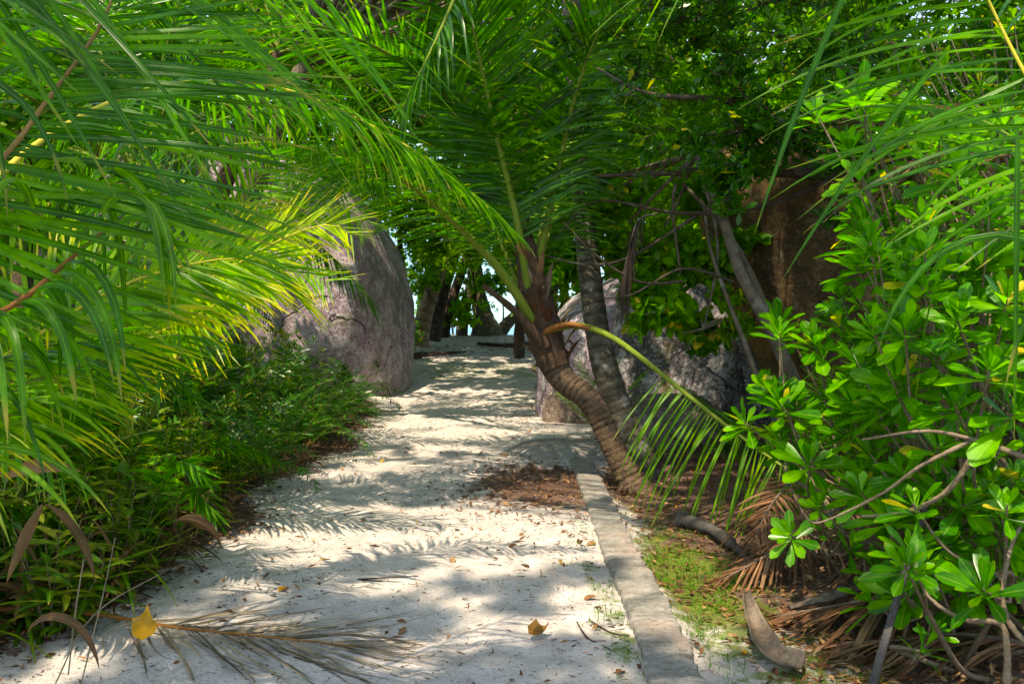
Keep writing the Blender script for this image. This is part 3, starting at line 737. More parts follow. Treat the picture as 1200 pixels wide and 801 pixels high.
# newly opened, still folded leaflets hanging down at px 80-150
fm = MB()
pp = PL((100, 195, 2.4), (92, 200, 2.42), (108, 203, 2.38), (140, 210, 2.5), (128, 222, 2.48), (150, 222, 2.5), (28, 235, 2.3), (40, 245, 2.3), (120, 250, 2.4))
leaves(fm, pp, R.normal(0, .35, (9, 3)) + [0, 0, .6], R.normal(0, 1, (9, 3)) * [1, .3, 0] + [1, 0, 0], .50, .028, 'strap', 12, 11.0, -.5)
l = fm.build('young_leaflets', M['palm_lime']); under(l, pal)


def gpalm(x, y, label, kind, n, h=.4, sc=1.0, az=0, emin=-90, emax=90, group=None, lean=(0, 0), skip=None, r=.13, bark='bark_palm'):
    z = float(gz(x, y)); b = np.array([x, y, z]); root = empty('coconut_palm', b, label, 'palm tree', group)
    top = b + [lean[0], lean[1], h]
    t = MB(); tube(t, [b - [0, 0, .15], b + [lean[0] * .35, lean[1] * .35, h * .5], top], [r * 1.3, r, r * .8], 10, n=max(8, int(h * 6)))
    under(t.build('trunk', M[bark]), root)
    place_fronds(root, top, kind, n, emin, emax, az, sc, skip)
    return root


gpalm(-3.1, 5.4, 'bushy young palm close behind the yellow frond on the left', 'green', 12, .3, .85, 20, 20, 90)
# its bright frond at px 255-330 and the yellow frond tip on the boulder
yp = empty('coconut_palm', (-3.0, 6.6, float(gz(-3.0, 6.6))), 'small sunlit palm with yellow frond tips in front of the pink boulder', 'palm tree')
t = MB(); tube(t, [np.array([-3.0, 6.6, -.1]), np.array([-2.95, 6.6, .45])], [.12, .08], 10); under(t.build('trunk', M['bark_palm']), yp)
yc = np.array([-2.95, 6.6, .45])
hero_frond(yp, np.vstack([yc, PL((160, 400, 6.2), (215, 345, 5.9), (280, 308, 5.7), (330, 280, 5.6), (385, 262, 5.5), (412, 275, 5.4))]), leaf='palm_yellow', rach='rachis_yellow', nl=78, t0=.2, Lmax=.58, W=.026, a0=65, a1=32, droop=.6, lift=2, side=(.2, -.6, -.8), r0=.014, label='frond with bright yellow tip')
hero_frond(yp, np.vstack([yc, PL((200, 380, 6.5), (250, 300, 6.5), (285, 235, 6.5), (325, 185, 6.4), (360, 160, 6.3))]), leaf='palm_lime', rach='rachis', nl=55, t0=.3, Lmax=.55, W=.026, a0=60, a1=30, droop=.5, lift=20, side=(1, .1, 0), r0=.014)
hero_frond(yp, np.vstack([yc, PL((190, 380, 6.7), (200, 300, 6.9), (195, 230, 7.0), (175, 170, 7.1))]), leaf='palm_dark', rach='rachis', nl=50, t0=.3, Lmax=.6, W=.028, a0=60, a1=30, droop=.6, lift=10, side=(1, .1, 0), r0=.014)
hero_frond(yp, np.vstack([yc, PL((110, 380, 6.2), (80, 300, 6.0), (40, 240, 5.8), (-20, 200, 5.6))]), leaf='palm_lime', nl=50, t0=.3, Lmax=.6, W=.03, droop=.8, lift=10, r0=.014)
gpalm(-5.4, 7.5, 'tall-crowned palm deep in the left thicket', 'green', 16, 2.6, 1.1, 50)
gpalm(-4.2, 9.5, 'dark palm with arching fronds left of the boulder top', 'dark', 16, 2.8, 1.1, 100)
gpalm(-6.6, 11.5, 'tall green palm at the far left behind the others', 'green', 16, 3.8, 1.25, 10)
gpalm(-5.0, 12.5, 'high palm crown hanging above the path from the left', 'green', 14, 5.2, 1.2, 70, -90, 90, lean=(1.6, 0))
gpalm(-8.5, 15, 'palm with a high crown beside the grey boulder', 'dark', 16, 6.0, 1.4, 30)
gpalm(-3.9, 3.9, 'low palm with drooping fronds at the far left edge', 'green', 12, .6, .9, 200, -20, 90)
hero_frond(yp, np.vstack([yc, PL((150, 420, 6.0), (230, 370, 5.8), (300, 330, 5.6), (350, 318, 5.5), (385, 330, 5.4))]), leaf='palm_sun', rach='rachis_yellow', nl=66, t0=.25, Lmax=.55, W=.026, a0=65, a1=32, droop=.7, lift=2, side=(.2, -.6, -.8), r0=.014)
hero_frond(yp, np.vstack([yc, PL((220, 390, 6.6), (290, 300, 6.6), (345, 250, 6.5), (395, 240, 6.4), (430, 262, 6.3))]), leaf='palm_lime', rach='rachis', nl=66, t0=.3, Lmax=.6, W=.024, a0=65, a1=32, droop=1.0, lift=4, side=(.2, -.6, -.8), r0=.014)
hero_frond(yp, np.vstack([yc, PL((190, 400, 6.4), (240, 340, 6.4), (300, 285, 6.4), (350, 225, 6.4), (375, 180, 6.4))]), leaf='palm_lime', rach='rachis', nl=60, t0=.3, Lmax=.6, W=.026, a0=60, a1=32, droop=.8, lift=10, side=(.5, -.6, -.3), r0=.014)
hero_frond(yp, np.vstack([yc, PL((230, 380, 6.9), (300, 270, 7.0), (360, 205, 7.0), (420, 200, 6.9), (462, 232, 6.8))]), leaf='palm', rach='rachis', nl=66, t0=.35, Lmax=.6, W=.022, a0=65, a1=32, droop=1.4, lift=4, side=(.2, -.6, -.8), r0=.012)
# small yellow-green palm behind the two trunks
gpalm(1.25, 11.6, 'small yellow-green palm seedling behind the leaning trunk', 'young', 9, .12, .62, 30, 20, 90, r=.04)
gpalm(2.9, 7.6, 'low glossy palm seedling in the shade under the brown boulder', 'young', 8, .10, .62, 60, 20, 90, r=.04)

# ------------------------------------------------------------------ FOREGROUND PALM, right (mostly out of frame)
base = np.array([2.35, 2.35, float(gz(2.35, 2.35))])
par = empty('coconut_palm', base, 'young coconut palm sending pale leaflets in from the upper right corner', 'palm tree')
tb = MB(); ringed_trunk(tb, [base + [0, 0, -.1], base + [.0, .02, .7], base + [.0, .05, 1.5]], [.16, .14, .1]); under(tb.build('trunk', M['bark_palm']), par)
cr = base + np.array([0, .05, 1.5])
B_ = lambda *a, **k: hero_frond(par, *a, **k)
B_(np.vstack([cr, PL((1290, 220, 2.7), (1215, 110, 2.8), (1165, 15, 2.85), (1120, -90, 2.8))]), leaf='palm', rach='rachis_yellow', nl=26, t0=.40, Lmax=.85, W=.018, a0=78, a1=55, droop=.75, lift=12, side=(-1, -.1, 0), r0=.014, nseg=9, sides=(1,))
B_(np.vstack([cr, PL((1290, 222, 2.75), (1215, 112, 2.85), (1165, 17, 2.9), (1120, -88, 2.85))]), leaf='palm', rach='rachis_yellow', nl=22, t0=.3, Lmax=.6, W=.018, a0=78, a1=55, droop=1.5, lift=12, side=(-1, -.1, 0), r0=.008, nseg=9, sides=(-1,))
B_(np.vstack([cr, PL((1320, 60, 2.2), (1230, -60, 2.1), (1120, -130, 2.1), (1000, -140, 2.1), (900, -120, 2.2))]), leaf='palm', rach='rachis', nl=15, t0=.3, Lmax=.80, W=.024, a0=60, a1=40, droop=1.1, lift=-25, side=(.3, 1, -.5), r0=.018, nseg=9, drop=.2, sides=(-1,), jit=.2)
B_(np.vstack([cr, PL((1300, -20, 2.8), (1150, -140, 3.0), (980, -150, 3.1), (860, -90, 3.2), (770, -20, 3.3))]), leaf='palm_lime', rach='rachis', nl=20, t0=.3, Lmax=.75, W=.016, a0=50, a1=20, droop=1.0, lift=-10, r0=.014, nseg=8, drop=.3, jit=.2)
B_(np.vstack([cr, PL((1260, 330, 2.5), (1240, 220, 2.6), (1210, 150, 2.8), (1190, 160, 3.0))]), leaf='palm', rach='rachis', nl=6, t0=.4, Lmax=.9, W=.024, a0=40, a1=20, droop=3.5, lift=0, r0=.010, nseg=9)
B_(np.vstack([cr, PL((1300, 260, 3.0), (1200, 170, 3.3), (1110, 125, 3.6), (1040, 130, 3.9))]), leaf='palm', nl=30, t0=.3, Lmax=.6, W=.016, a0=60, a1=30, droop=.9, lift=10, r0=.010, nseg=7)
hl = MB(); leaves(hl, PL((1192, 150, 2.3), (1000, -30, 2.3), (1110, 60, 2.4)), np.array([[0, 0, -1.], [-.28, 0, -.6], [-.4, 0, -.45]]), np.array([[1, .2, 0], [1, 0, 0], [1, 0, 0]]), [.85, .75, .8], [.020, .018, .017], 'strap', 10, [.2, .5, .4], -.25)
under(hl.build('hanging_leaflets', M['palm']), par)


# ------------------------------------------------------------------ rosettes, crowns, shrubs
def rosettes(mb, C, AX, n, L, W, prof='obov', nseg=5, droop=.8, fold=.22, mat=0, inner=15, outer=88, spread=.03, rnd=None):
    """C centres (K,3), AX axes (K,3); n leaves around each"""
    K = len(C); C = np.asarray(C, float); AX = unit(AX); hs = R.uniform(.6, 1.15, K) if prof == 'obov' else np.ones(K)
    ref = np.where(np.abs(AX[:, 2:3]) < .9, [[0, 0, 1.]], [[1., 0, 0]])
    U = unit(np.cross(AX, ref)); V = np.cross(AX, U)
    k = np.tile(np.arange(n), K); kk = np.repeat(np.arange(K), n)
    f = (k + .5) / n
    a = k * 2.39996 + np.repeat(R.random(K) * 6.28, n) + R.normal(0, .25, K * n)
    el = np.radians(inner + (outer - inner) * f + R.normal(0, 9, K * n))
    rd = U[kk] * np.cos(a)[:, None] + V[kk] * np.sin(a)[:, None]
    D = AX[kk] * np.cos(el)[:, None] + rd * np.sin(el)[:, None]
    S = np.cross(D, AX[kk]); S = unit(np.where(np.linalg.norm(S, axis=1, keepdims=True) < .1, U[kk], S)) + R.normal(0, .22, (K * n, 3))
    Ln = L * hs[kk] * (.55 + .5 * f) * (1 + R.normal(0, .16, K * n))
    P0 = C[kk] - AX[kk] * (spread * f)[:, None] * 2 + rd * .004
    rn = None if rnd is None else np.clip(rnd + R.normal(0, .12, K * n), 0, 1)
    leaves(mb, P0, D, S, Ln, W * Ln / L, prof, nseg, droop, fold, rn, mat)


def ell_points(n, c, r, shell=.55):
    v = unit(R.normal(size=(n, 3))); q = shell + (1 - shell) * R.random((n, 1)) ** .6
    q = np.where(R.random((n, 1)) < .3, R.random((n, 1)), q)
    return np.asarray(c) + v * q * np.asarray(r), v


def crown(ells, L=.1, W=.045, k=8, prof='round', nseg=2, droop=1.0, twigs=True, fold=.15, per=60, outer=95):
    """ells: (centre, radii, number of twigs)"""
    mb = MB()
    for (c, r, n) in ells:
        # clumps: twigs gather around sub-centres so the crown has lumps and holes
        ns = max(3, n // 14); sc, sv = ell_points(ns, c, r, .5)
        w = R.integers(0, ns, n)
        pts = sc[w] + R.normal(0, 1, (n, 3)) * np.asarray(r) * .16
        ax = unit(sv[w] + R.normal(0, .5, (n, 3)) + [0, 0, .5])
        rn = np.repeat(R.random(ns)[w] * .7 + .15, k)
        rosettes(mb, pts, ax, k, L, W, prof, nseg, droop, fold, 0, 20, outer, .05, rn)
        if twigs:
            sticks(mb, sc[w][::2] + R.normal(0, .03, (len(w[::2]), 3)), pts[::2], .006 + .003 * R.random(len(w[::2])), 1)
    return mb


def limbs(mb, start, ends, r0=.06, r1=.012, sag=.2):
    for e in ends:
        m_ = (np.asarray(start) + np.asarray(e)) / 2 + R.normal(0, .12, 3) * np.linalg.norm(np.asarray(e) - start) * .5 + [0, 0, sag * .3]
        tube(mb, [start, m_, e], [r0, (r0 + r1) / 2, r1], 7, n=14, wob=.04)


def btree(name, label, cat, trunks, ells, leaf, bark, L, W, k=8, prof='round', nseg=2, group=None, limb=.05, fold=.15, droop=1.0):
    root = empty(name, trunks[0][0][0], label, cat, group)
    for pts, rr in trunks:
        t = MB(); tube(t, pts, rr, 10, n=max(12, len(pts) * 6), wob=.03); under(t.build('trunk', M[bark]), root)
    top = np.asarray(trunks[0][0][-1]); b = MB()
    limbs(b, top, [e[0] for e in ells], limb, .012)
    for (c, r, n) in ells:
        limbs(b, np.asarray(c), ell_points(6, c, np.asarray(r) * .8, .6)[0], .018, .005, 0)
    under(b.build('limbs', M[bark]), root)
    under(crown(ells, L, W, k, prof, nseg, droop, True, fold).build('crown', [M[leaf], M[bark]]), root)
    return root


# leaning broad-leaved tree right of the boulders: trunk px 930,470 -> 830,170, leaves px 650-880, 240-400
T0 = G(960, 560)
btree('broadleaf_tree', 'leaning grey-stemmed tree with broad leaves in front of the speckled boulder', 'tree',
      [(np.vstack([P(975, 545, 8.3), PL((940, 470, 8.2), (905, 390, 8.1), (868, 320, 8.1), (845, 250, 8.2), (815, 180, 8.4))]), [.085, .075, .065, .055, .05, .03]),
       (PL((985, 550, 8.5), (930, 440, 8.6), (885, 330, 8.7), (850, 270, 8.8), (800, 215, 9.0)), [.05, .045, .035, .03, .02]),
       (PL((960, 545, 8.2), (905, 480, 8.1), (870, 395, 8.2), (835, 300, 8.4), (825, 240, 8.5)), [.03, .028, .025, .02, .015])],
      [(P(800, 340, 8.8), (.62, .4, .42), 150), (P(835, 290, 9.0), (.45, .4, .35), 80), (P(760, 295, 9.2), (.6, .4, .4), 120), (P(690, 250, 9.6), (.6, .5, .4), 100), (P(640, 240, 10.2), (.5, .5, .5), 80), (P(750, 225, 9.4), (.8, .5, .4), 120), (P(825, 385, 8.7), (.42, .3, .22), 50), (P(700, 310, 10.2), (.5, .4, .35), 60)],
      'broad', 'bark_grey', .16, .10, 7, 'round', 4, fold=.1, droop=2.0, limb=.022)
# horizontal dark boughs over it
br = empty('glossy_tree', P(1080, 215, 8.2), 'dark dense tree with small glossy leaves along a level bough', 'tree')
for pts, rr in [(PL((1120, 330, 8.0), (1075, 215, 8.0), (985, 205, 8.0), (920, 202, 8.0), (860, 198, 8.0), (780, 203, 8.1), (700, 206, 8.2)), [.13, .10, .07, .06, .045, .03, .015]),
                (PL((985, 205, 8.0), (900, 240, 8.0), (800, 250, 8.1), (700, 236, 8.3), (650, 280, 8.4)), [.03, .025, .018, .012, .006]),
                (PL((1075, 215, 8.0), (960, 160, 7.6), (860, 120, 7.5), (760, 110, 7.4), (700, 80, 7.3)), [.06, .045, .035, .025, .01]),
                (PL((820, 250, 8.1), (740, 300, 8.0), (690, 310, 8.0), (640, 300, 8.0)), [.018, .014, .01, .006]),
                (PL((800, 330, 8.0), (750, 330, 7.9), (700, 300, 7.9), (660, 260, 8.0)), [.015, .012, .009, .005]),
                (PL((860, 330, 7.9), (800, 315, 7.8), (740, 345, 7.8), (690, 350, 7.8)), [.014, .012, .008, .004]),
                (PL((1120, 330, 8.0), (1160, 480, 7.9), (1190, 620, 7.8)), [.13, .16, .19])]:
    t = MB(); tube(t, pts, rr, 9, n=40, wob=.06); under(t.build('bough', M['bark_dark']), br)
under(crown([(P(790, 130, 7.6), (.75, .5, .45), 120), (P(860, 60, 7.4), (.9, .6, .45), 150), (P(960, 120, 7.3), (.85, .5, .5), 170), (P(900, 150, 7.4), (.6, .4, .3), 80), (P(1060, 60, 7.4), (1.0, .6, .6), 150), (P(740, 40, 7.8), (.8, .6, .5), 130),
             (P(1120, 160, 7.8), (.8, .5, .5), 90), (P(850, 190, 7.4), (.4, .3, .18), 40), (P(930, 175, 7.3), (.7, .4, .3), 90), (P(1010, 215, 7.2), (.5, .4, .35), 80), (P(860, 225, 7.4), (.3, .3, .3), 40), (P(700, 100, 8.2), (.6, .5, .6), 90), (P(900, 0, 7.6), (1.6, .6, .5), 200)], .115, .052, 8, 'obov', 3, .5, True, .15).build('crown', [M['glossy'], M['bark_dark']]), br)

# trees further back
CR = []
for k in range(4):   # shared crown meshes, radius about 1 in local units
    cb = crown([((0, 0, 0), (1.9, 1.9, 1.4), 420), ((1.2, .4, -.7), (1.0, 1.0, .7), 130), ((-1.2, -.3, -.4), (1.0, 1.0, .7), 130)], .15, .08, 8, 'round', 2, 1.0, True, .15)
    o = cb.build('crown', [M['far'] if k % 2 else M['broad'], M['bark_dark']]); CR.append(o.data); bpy.data.objects.remove(o)


def fartree(x, y, h, s, k, label, group=None, lean=(0, 0), cz=None, extra=(), leafy=True, r=.14, bark='bark_grey', cat='tree'):
    z = float(gz(x, y)); b = np.array([x, y, z]); root = empty('broadleaf_tree', b, label, cat, group)
    top = b + [lean[0], lean[1], h]
    t = MB(); tube(t, [b - [0, 0, .2], b + np.array([lean[0] * .3 + R.normal(0, .1), lean[1] * .3, h * .35]), b + np.array([lean[0] * .6 + R.normal(0, .1), lean[1] * .6, h * .7]), top], [r * 1.5, r, r * .8, r * .4], 10, n=24, wob=.04)
    under(t.build('trunk', M[bark]), root)
    for (dx, dy, dz, sc) in [(0, 0, 0, 1)] + list(extra):
        o = bpy.data.objects.new('crown', CR[k % 4]); COL.objects.link(o); o.parent = root
        o.location = (lean[0] + dx, lean[1] + dy, h + dz); o.rotation_euler = (R.normal(0, .3), R.normal(0, .3), R.uniform(0, 6)); o.scale = (s * sc, s * sc, s * sc * R.uniform(.8, 1.1))
        k += 1
    return root


# far palms and trunks against the sea
far = [((490, 402), 27, (512, 318), 6.5, .22, 'thick pale palm trunk leaning right next to the pink boulder'),
       ((507, 396), 28.5, (524, 325), 7, .17, 'dark leaning palm trunk just right of the thick pale one'),
       ((518, 394), 30, (545, 300), 7, .16, 'slim dark palm trunk leaning right before the sea'),
       ((540, 393), 31, (560, 300), 7, .16, 'crooked dark trunk in the middle of the gap to the sea')]
for (bx, by), d, (tx, ty), hh, r, lab in far:
    b = P(bx, by, d); b[2] = float(gz(b[0], b[1])); tdir = P(tx, ty, d) - P(bx, by, d)
    top = b + tdir / tdir[2] * hh + [0, .6, 0]
    root = empty('coconut_palm', b, lab, 'palm tree'); t = MB(); tube(t, [b - [0, 0, .3], b + (top - b) * .15 + [-.05, 0, 0], b + (top - b) * .6 + [.12, 0, 0], top], [r * 1.5, r, r * .85, r * .7], 10, n=40)
    under(t.build('trunk', M['bark_far'] if r > .2 else M['bark_dark']), root)
    place_fronds(root, top, 'far', 12, -40, 90, R.uniform(0, 90), 1.1)
# old sea-side tree with a spreading foot at px 572,390
b = P(572, 391, 31.5)
btree('takamaka_tree', 'old grey shore tree with a flared foot beside the patch of sea', 'tree',
      [(np.vstack([b - [0, 0, .3], b + [-.15, 0, .5], b + [-.35, 0, 1.4], b + [-.5, 0, 2.4], b + [-.3, 0, 3.6]]), [.75, .38, .28, .24, .18]),
       (np.vstack([b + [.3, 0, -.1], b + [1.0, 0, .7], b + [1.7, 0, 1.4], b + [2.6, .2, 2.2]]), [.32, .17, .12, .08])],
      [(b + np.array([.7, -.5, 1.9]), (1.0, .8, .5), 60), (b + np.array([-.9, -.5, 1.2]), (.8, .8, .6), 50), (b + np.array([.3, -.5, 3.4]), (2.0, 1.2, .8), 200), (b + np.array([-2.3, 0, .8]), (.5, .6, .6), 30)], 'far', 'bark_grey', .17, .09, 7)
for (px, d, lab) in [(676, 24, 'slim grey trunk seen between the two palm trunks'), (655, 27, 'dark leaning trunk right of the patch of sea'), (712, 22, 'pale trunk above the rounded purple boulder')]:
    x = (px - 600) / 1000 * d; fartree(x, d, 4.6, .95, 1, lab, lean=(R.normal(0, .5), 0), r=.15, bark='bark_grey' if d != 27 else 'bark_dark', extra=[(.8, -.5, 1.8, 1.0), (-1.0, -.5, 2.2, .8)])
fl = ['leafy tree high above the pink boulder', 'bright green tree behind the gap between boulder and palm', 'spreading tree above the far end of the path',
      'leafy tree behind the leaning palm crown', 'dense tree behind the rounded purple boulder', 'tree filling the dark corner behind the brown boulder',
      'tree behind the glossy bough at the top right', 'bright tree behind the left palms', 'green tree at the far left behind the palms',
      'tree beyond the grey boulder on the left', 'leafy tree behind the green bush on the right', 'tree at the upper right behind the foreground fronds']
ft = [(-5.5, 24, 5.6, 1.25), (-3.3, 26.5, 4.6, .9), (.2, 25, 6.0, 1.3), (1.6, 18, 5.0, 1.1), (4.2, 19, 4.2, 1.3), (7.0, 15, 4.0, 1.3),
      (3.5, 13.5, 5.0, 1.1), (-7.5, 19, 6.0, 1.5), (-9.5, 13, 4.0, 1.4), (-12, 20, 5.0, 1.7), (6.8, 9.5, 2.6, 1.0), (6.5, 12, 5.4, 1.3)]
for k, (x, y, h, s) in enumerate(ft):
    fartree(x, y, h, s, k, fl[k], r=.12, bark='bark_dark', extra=[(s * 1.5, .3, s * 1.2, .9), (-s * 1.4, -.2, s * 1.4, .9)] + ([(0, .5, -s * 1.9, .9)] if k not in (1, 2) else []))

for q, (px, py, d, rx, rz, n, lab) in enumerate([(492, 270, 26, 1.0, 1.0, 260, 'dense leafy tree showing over the shoulder of the pink boulder'), (500, 320, 28, .9, .9, 200, 'leafy tree filling the space right beside the pink boulder'), (585, 325, 29, 1.0, .5, 130, 'sunlit spray of leaves just over the sea patch'), (505, 290, 24, 1.3, .9, 240, 'leafy tree overhanging the right shoulder of the pink boulder'), (470, 215, 23.5, 1.8, 1.0, 300, 'leafy tree rising just behind the top of the pink boulder'), (540, 250, 24, 1.8, .8, 280, 'high leafy tree above the gap to the sea'), (610, 285, 25, 1.0, .9, 200, 'leafy tree left of the palm crown shaft'), (503, 345, 25.5, .35, .6, 50, 'low leafy sprig against the boulder edge'), (655, 300, 23, 1.0, 1.2, 200, 'leafy tree right of the palm crown shaft'),
        (497, 330, 29, 1.0, .8, 110, 'leafy shrub hanging between the two far palm trunks'), (548, 320, 30, .9, .7, 90, 'sunlit leafy branchlet tree in the gap to the sea'), (600, 318, 30, 1.2, .9, 130, 'bright leafy tree just above the patch of sea'), (536, 365, 30, 1.0, .7, 130, 'low green bush at the foot of the far trunks'), (625, 350, 29, .7, .9, 90, 'dense bush right of the patch of sea'), (560, 285, 27, 2.2, .8, 240, 'leafy canopy tree closing the top of the gap'), (520, 345, 31, .9, 1.0, 120, 'shaded leafy shrub between the dark leaning trunks'), (640, 300, 28, 1.4, 1.2, 180, 'leafy tree directly behind the leaning palm crown')]):
    c = P(px, py, d); yb = max(c[1] + 4.5, 36.5); b = np.array([c[0] + R.normal(0, .3), yb, float(gz(c[0], yb))])
    btree('shore_shrub', lab, 'shrub', [([b - [0, 0, .2], (b + c) / 2 + [.15, 0, 0], c], [.05, .03, .02])], [(c, (rx, .7, rz), n)], 'far', 'bark_dark', .17, .09, 7, limb=.03)

# a mass of foliage that closes the wood behind everything
fb_ = crown([((-20 + 0, 32, 3), (12, 3, 5), 1500), ((-8.0, 31, 7.5), (4.5, 2.5, 4.0), 800), ((16, 30, 3.5), (10, 3, 6), 1500), ((7.5, 27, 4.5), (4.5, 2.5, 4.5), 900), ((0, 34, 9), (6, 2, 4.6), 900), ((-5, 31, 12.5), (6, 2, 3.5), 700), ((5, 31, 13), (6, 2, 3.5), 700), ((-3, 16, 9), (4, 2, 1.6), 350), ((5.5, 8.5, 5.2), (2.0, 1.0, 1.0), 160), ((-1.5, 33, 5.2), (2.5, 1.0, 1.6), 260), ((-9, 18, 8.5), (4, 2, 2.6), 600), ((-4, 24, 10), (4, 2, 3), 500), ((-8, 13, 6.5), (3, 1.5, 1.6), 350), ((4, 16, 8.5), (4, 2, 1.8), 350), ((-16, 14, 3), (4, 5, 5), 800), ((13, 12, 3), (4, 6, 6), 900), ((-12.5, 8, 2.5), (3, 6, 4), 500), ((-5.9, 29, 2.2), (1.2, 1.5, 2.0), 150), ((4.8, 25, 1.8), (2.3, 1.5, 1.6), 300)], .30, .16, 9, 'round', 2, 1, False)
wood = fb_.build('forest', [M['broad'], M['bark_dark']]); wood['kind'] = 'stuff'

# ------------------------------------------------------------------ SUN direction and the shade trees overhead
SUN = unit(np.array([-.22, -.42, .88]))


def shade(gx, gy, z=6.0):
    return np.array([gx, gy, 0]) + SUN * (z / SUN[2])


def shadetree(x, y, label, spots, k=9, L=.16):
    b = np.array([x, y, float(gz(x, y))])
    ells = [(shade(gx, gy, z), (rx, ry, .35), n) for (gx, gy, rx, ry, z, n) in spots]
    top = np.mean([e[0] for e in ells], 0) * [.5, .5, .7] + b * [.5, .5, .3]
    btree('shade_tree', label, 'tree', [([b, b + (top - b) * .4 + [.1, 0, .2], top], [.25, .19, .14])], ells, 'broad', 'bark_grey', L, L * .58, k, 'round', 2)


LIT = [(-.55, 6.3, 1.45, .62), (-.9, 12.6, 1.3, 1.5), (-.6, 19.2, 1.2, 1.0), (1.0, 5.0, .30, .45), (.75, 8.0, .25, .35), (-1.4, 16.5, .7, 1.2), (-1.5, 9.2, .3, .25), (.1, 8.9, .35, .18), (2.55, 12.2, .25, .5)]


def spots(x0, x1, y0, y1, z, st=.85, n=34):
    o = []
    for yy_ in np.arange(y0, y1, st):
        for xx_ in np.arange(x0, x1, st):
            a, b2 = xx_ + R.normal(0, .12), yy_ + R.normal(0, .12)
            if any(((a - u) / (ru + .38)) ** 2 + ((b2 - v) / (rv + .38)) ** 2 < 1 for u, v, ru, rv in LIT): continue
            o.append((a, b2, st * .8, st * .8, z + R.normal(0, .25), n))
    return o


shadetree(-6.5, -6.5, 'tree standing left of the camera whose crown shades the near sand', [q for q in spots(-2.8, 2.3, 1.2, 6.8, 13.0, .6, 50) if q[0] < 1.25 or R.random() < .45], 9, .13)
shadetree(6.5, -1.0, 'tree right of the path whose crown shades the middle of the sand', [q for q in spots(-2.0, 3.6, 6.9, 11.2, 12.0, .62, 32) if q[0] < 1.6 or R.random() < .5], 9, .13)
shadetree(-5.4, 13.0, 'tree left of the path with its crown over the way to the boulder', spots(-1.3, 3.0, 11.3, 19, 7.4, .8, 44), 9, .16)
shadetree(4.8, 21.0, 'tree right of the far path with its crown across the way to the sea', spots(-3.0, 4.0, 19.5, 29, 8.0, 1.3, 60), 9, .22)


shadetree(8.2, 5.0, 'unseen tree added far right whose crown darkens the brown boulder', spots(2.0, 7.0, 7.2, 14.2, 6.6, .78, 38), 9, .15)  # extra tree out of view, crown put in to shade the brown rock


# ------------------------------------------------------------------ GREEN BUSH, right foreground
def shrub(label, base, heads, L, W, n=12, leaf='bush', name='green_bush', mains=5, nseg=6, cat='bush', group=None, droop=1.2, r=.007):
    W = W * 1.2; n = n + 2
    heads = np.asarray(heads); base = np.asarray(base, float)
    root = empty(name, base, label, cat, group)
    # stems: group the heads, one arching stem per group, side shoots to every head
    idx_ = np.argsort(np.arctan2(heads[:, 2] - base[2], heads[:, 0] - base[0]) + R.normal(0, .1, len(heads)))
    sb = MB(); axes = np.zeros_like(heads)
    for grp in np.array_split(idx_, max(1, min(mains, len(heads) // 2 or 1))):
        if len(grp) == 0: continue
        c = heads[grp].mean(0); node = base + (c - base) * .68 + R.normal(0, .05, 3) - [0, 0, .04]
        mid_ = base + (node - base) * .5 + R.normal(0, .1, 3)
        tube(sb, [base + R.normal(0, .05, 3) * [1, 1, 0], mid_, node], [r * 2, r * 1.6, r * 1.2], 7, n=16, wob=.05)
        for i in grp:
            h = heads[i]; m2 = (node + h) / 2 + R.normal(0, .05, 3) - [0, 0, .07]
            tube(sb, [node, m2, h], [r * 1.1, r * .8, r * .6], 6, n=10)
            axes[i] = unit(unit(h - m2) + [0, -.25, .55])
    under(sb.build('stems', M['twig']), root)
    lb = MB(); rosettes(lb, heads, axes, n, L, W, 'obov', nseg, droop, .22, 0, 12, 95, .035)
    under(lb.build('leaves', M[leaf]), root)
    return root


def rnd_heads(n, box, dr):
    (x0, y0, x1, y1) = box
    return [P(R.uniform(x0, x1), R.uniform(y0, y1), R.uniform(*dr)) for _ in range(n)]


hp = [(925, 625, 4.0), (900, 455, 4.6), (955, 400, 4.6), (870, 492, 4.8), (960, 590, 4.1), (1000, 470, 4.2), (950, 540, 4.2), (1035, 420, 4.0), (985, 345, 4.6), (1010, 560, 4.0), (930, 480, 4.5), (1045, 500, 4.1)]
shrub('bright green bush leaning over the dead fronds with its lowest leaf heads near the path', G(1090, 700) + [0, 0, 0], [P(*q) for q in hp] + rnd_heads(44, (905, 370, 1070, 600), (4.2, 5.4)), .17, .052, 13, mains=8)
hp = [(1060, 385, 3.2), (1120, 370, 3.1), (1080, 330, 3.3), (1160, 430, 3.0), (1120, 470, 3.2), (1180, 350, 3.0), (1030, 300, 3.7), (1100, 520, 3.3), (1060, 450, 3.4), (1190, 480, 3.0)]
shrub('largest bright green bush filling the right side of the view', G(1230, 760), [P(*q) for q in hp] + rnd_heads(120, (1000, 250, 1240, 600), (3.3, 4.8)) + rnd_heads(26, (1010, 570, 1230, 700), (3.3, 4.3)), .175, .056, 13, mains=12)
hp = [(955, 130, 4.0), (1030, 170, 4.2), (1120, 200, 3.6), (1160, 250, 3.4), (1100, 160, 3.8), (1010, 250, 4.4), (1180, 140, 3.6), (1150, 310, 3.5)]
shrub('high bush with large pale green leaves under the corner fronds', P(1290, 560, 4.2) * [1, 1, 0], [P(*q) for q in hp] + rnd_heads(70, (985, 110, 1240, 320), (3.8, 5.2)), .18, .058, 11, mains=8)
shrub('young leafy shoot in the lower right with a wide spread of leaves', G(1150, 800) + [0, .1, 0], PL((1060, 350 + 310, 3.0), (1070, 590, 3.1), (1180, 590, 3.0), (1150, 690, 3.0), (1065, 640, 3.2)), .19, .05, 11, mains=2, droop=1.6)
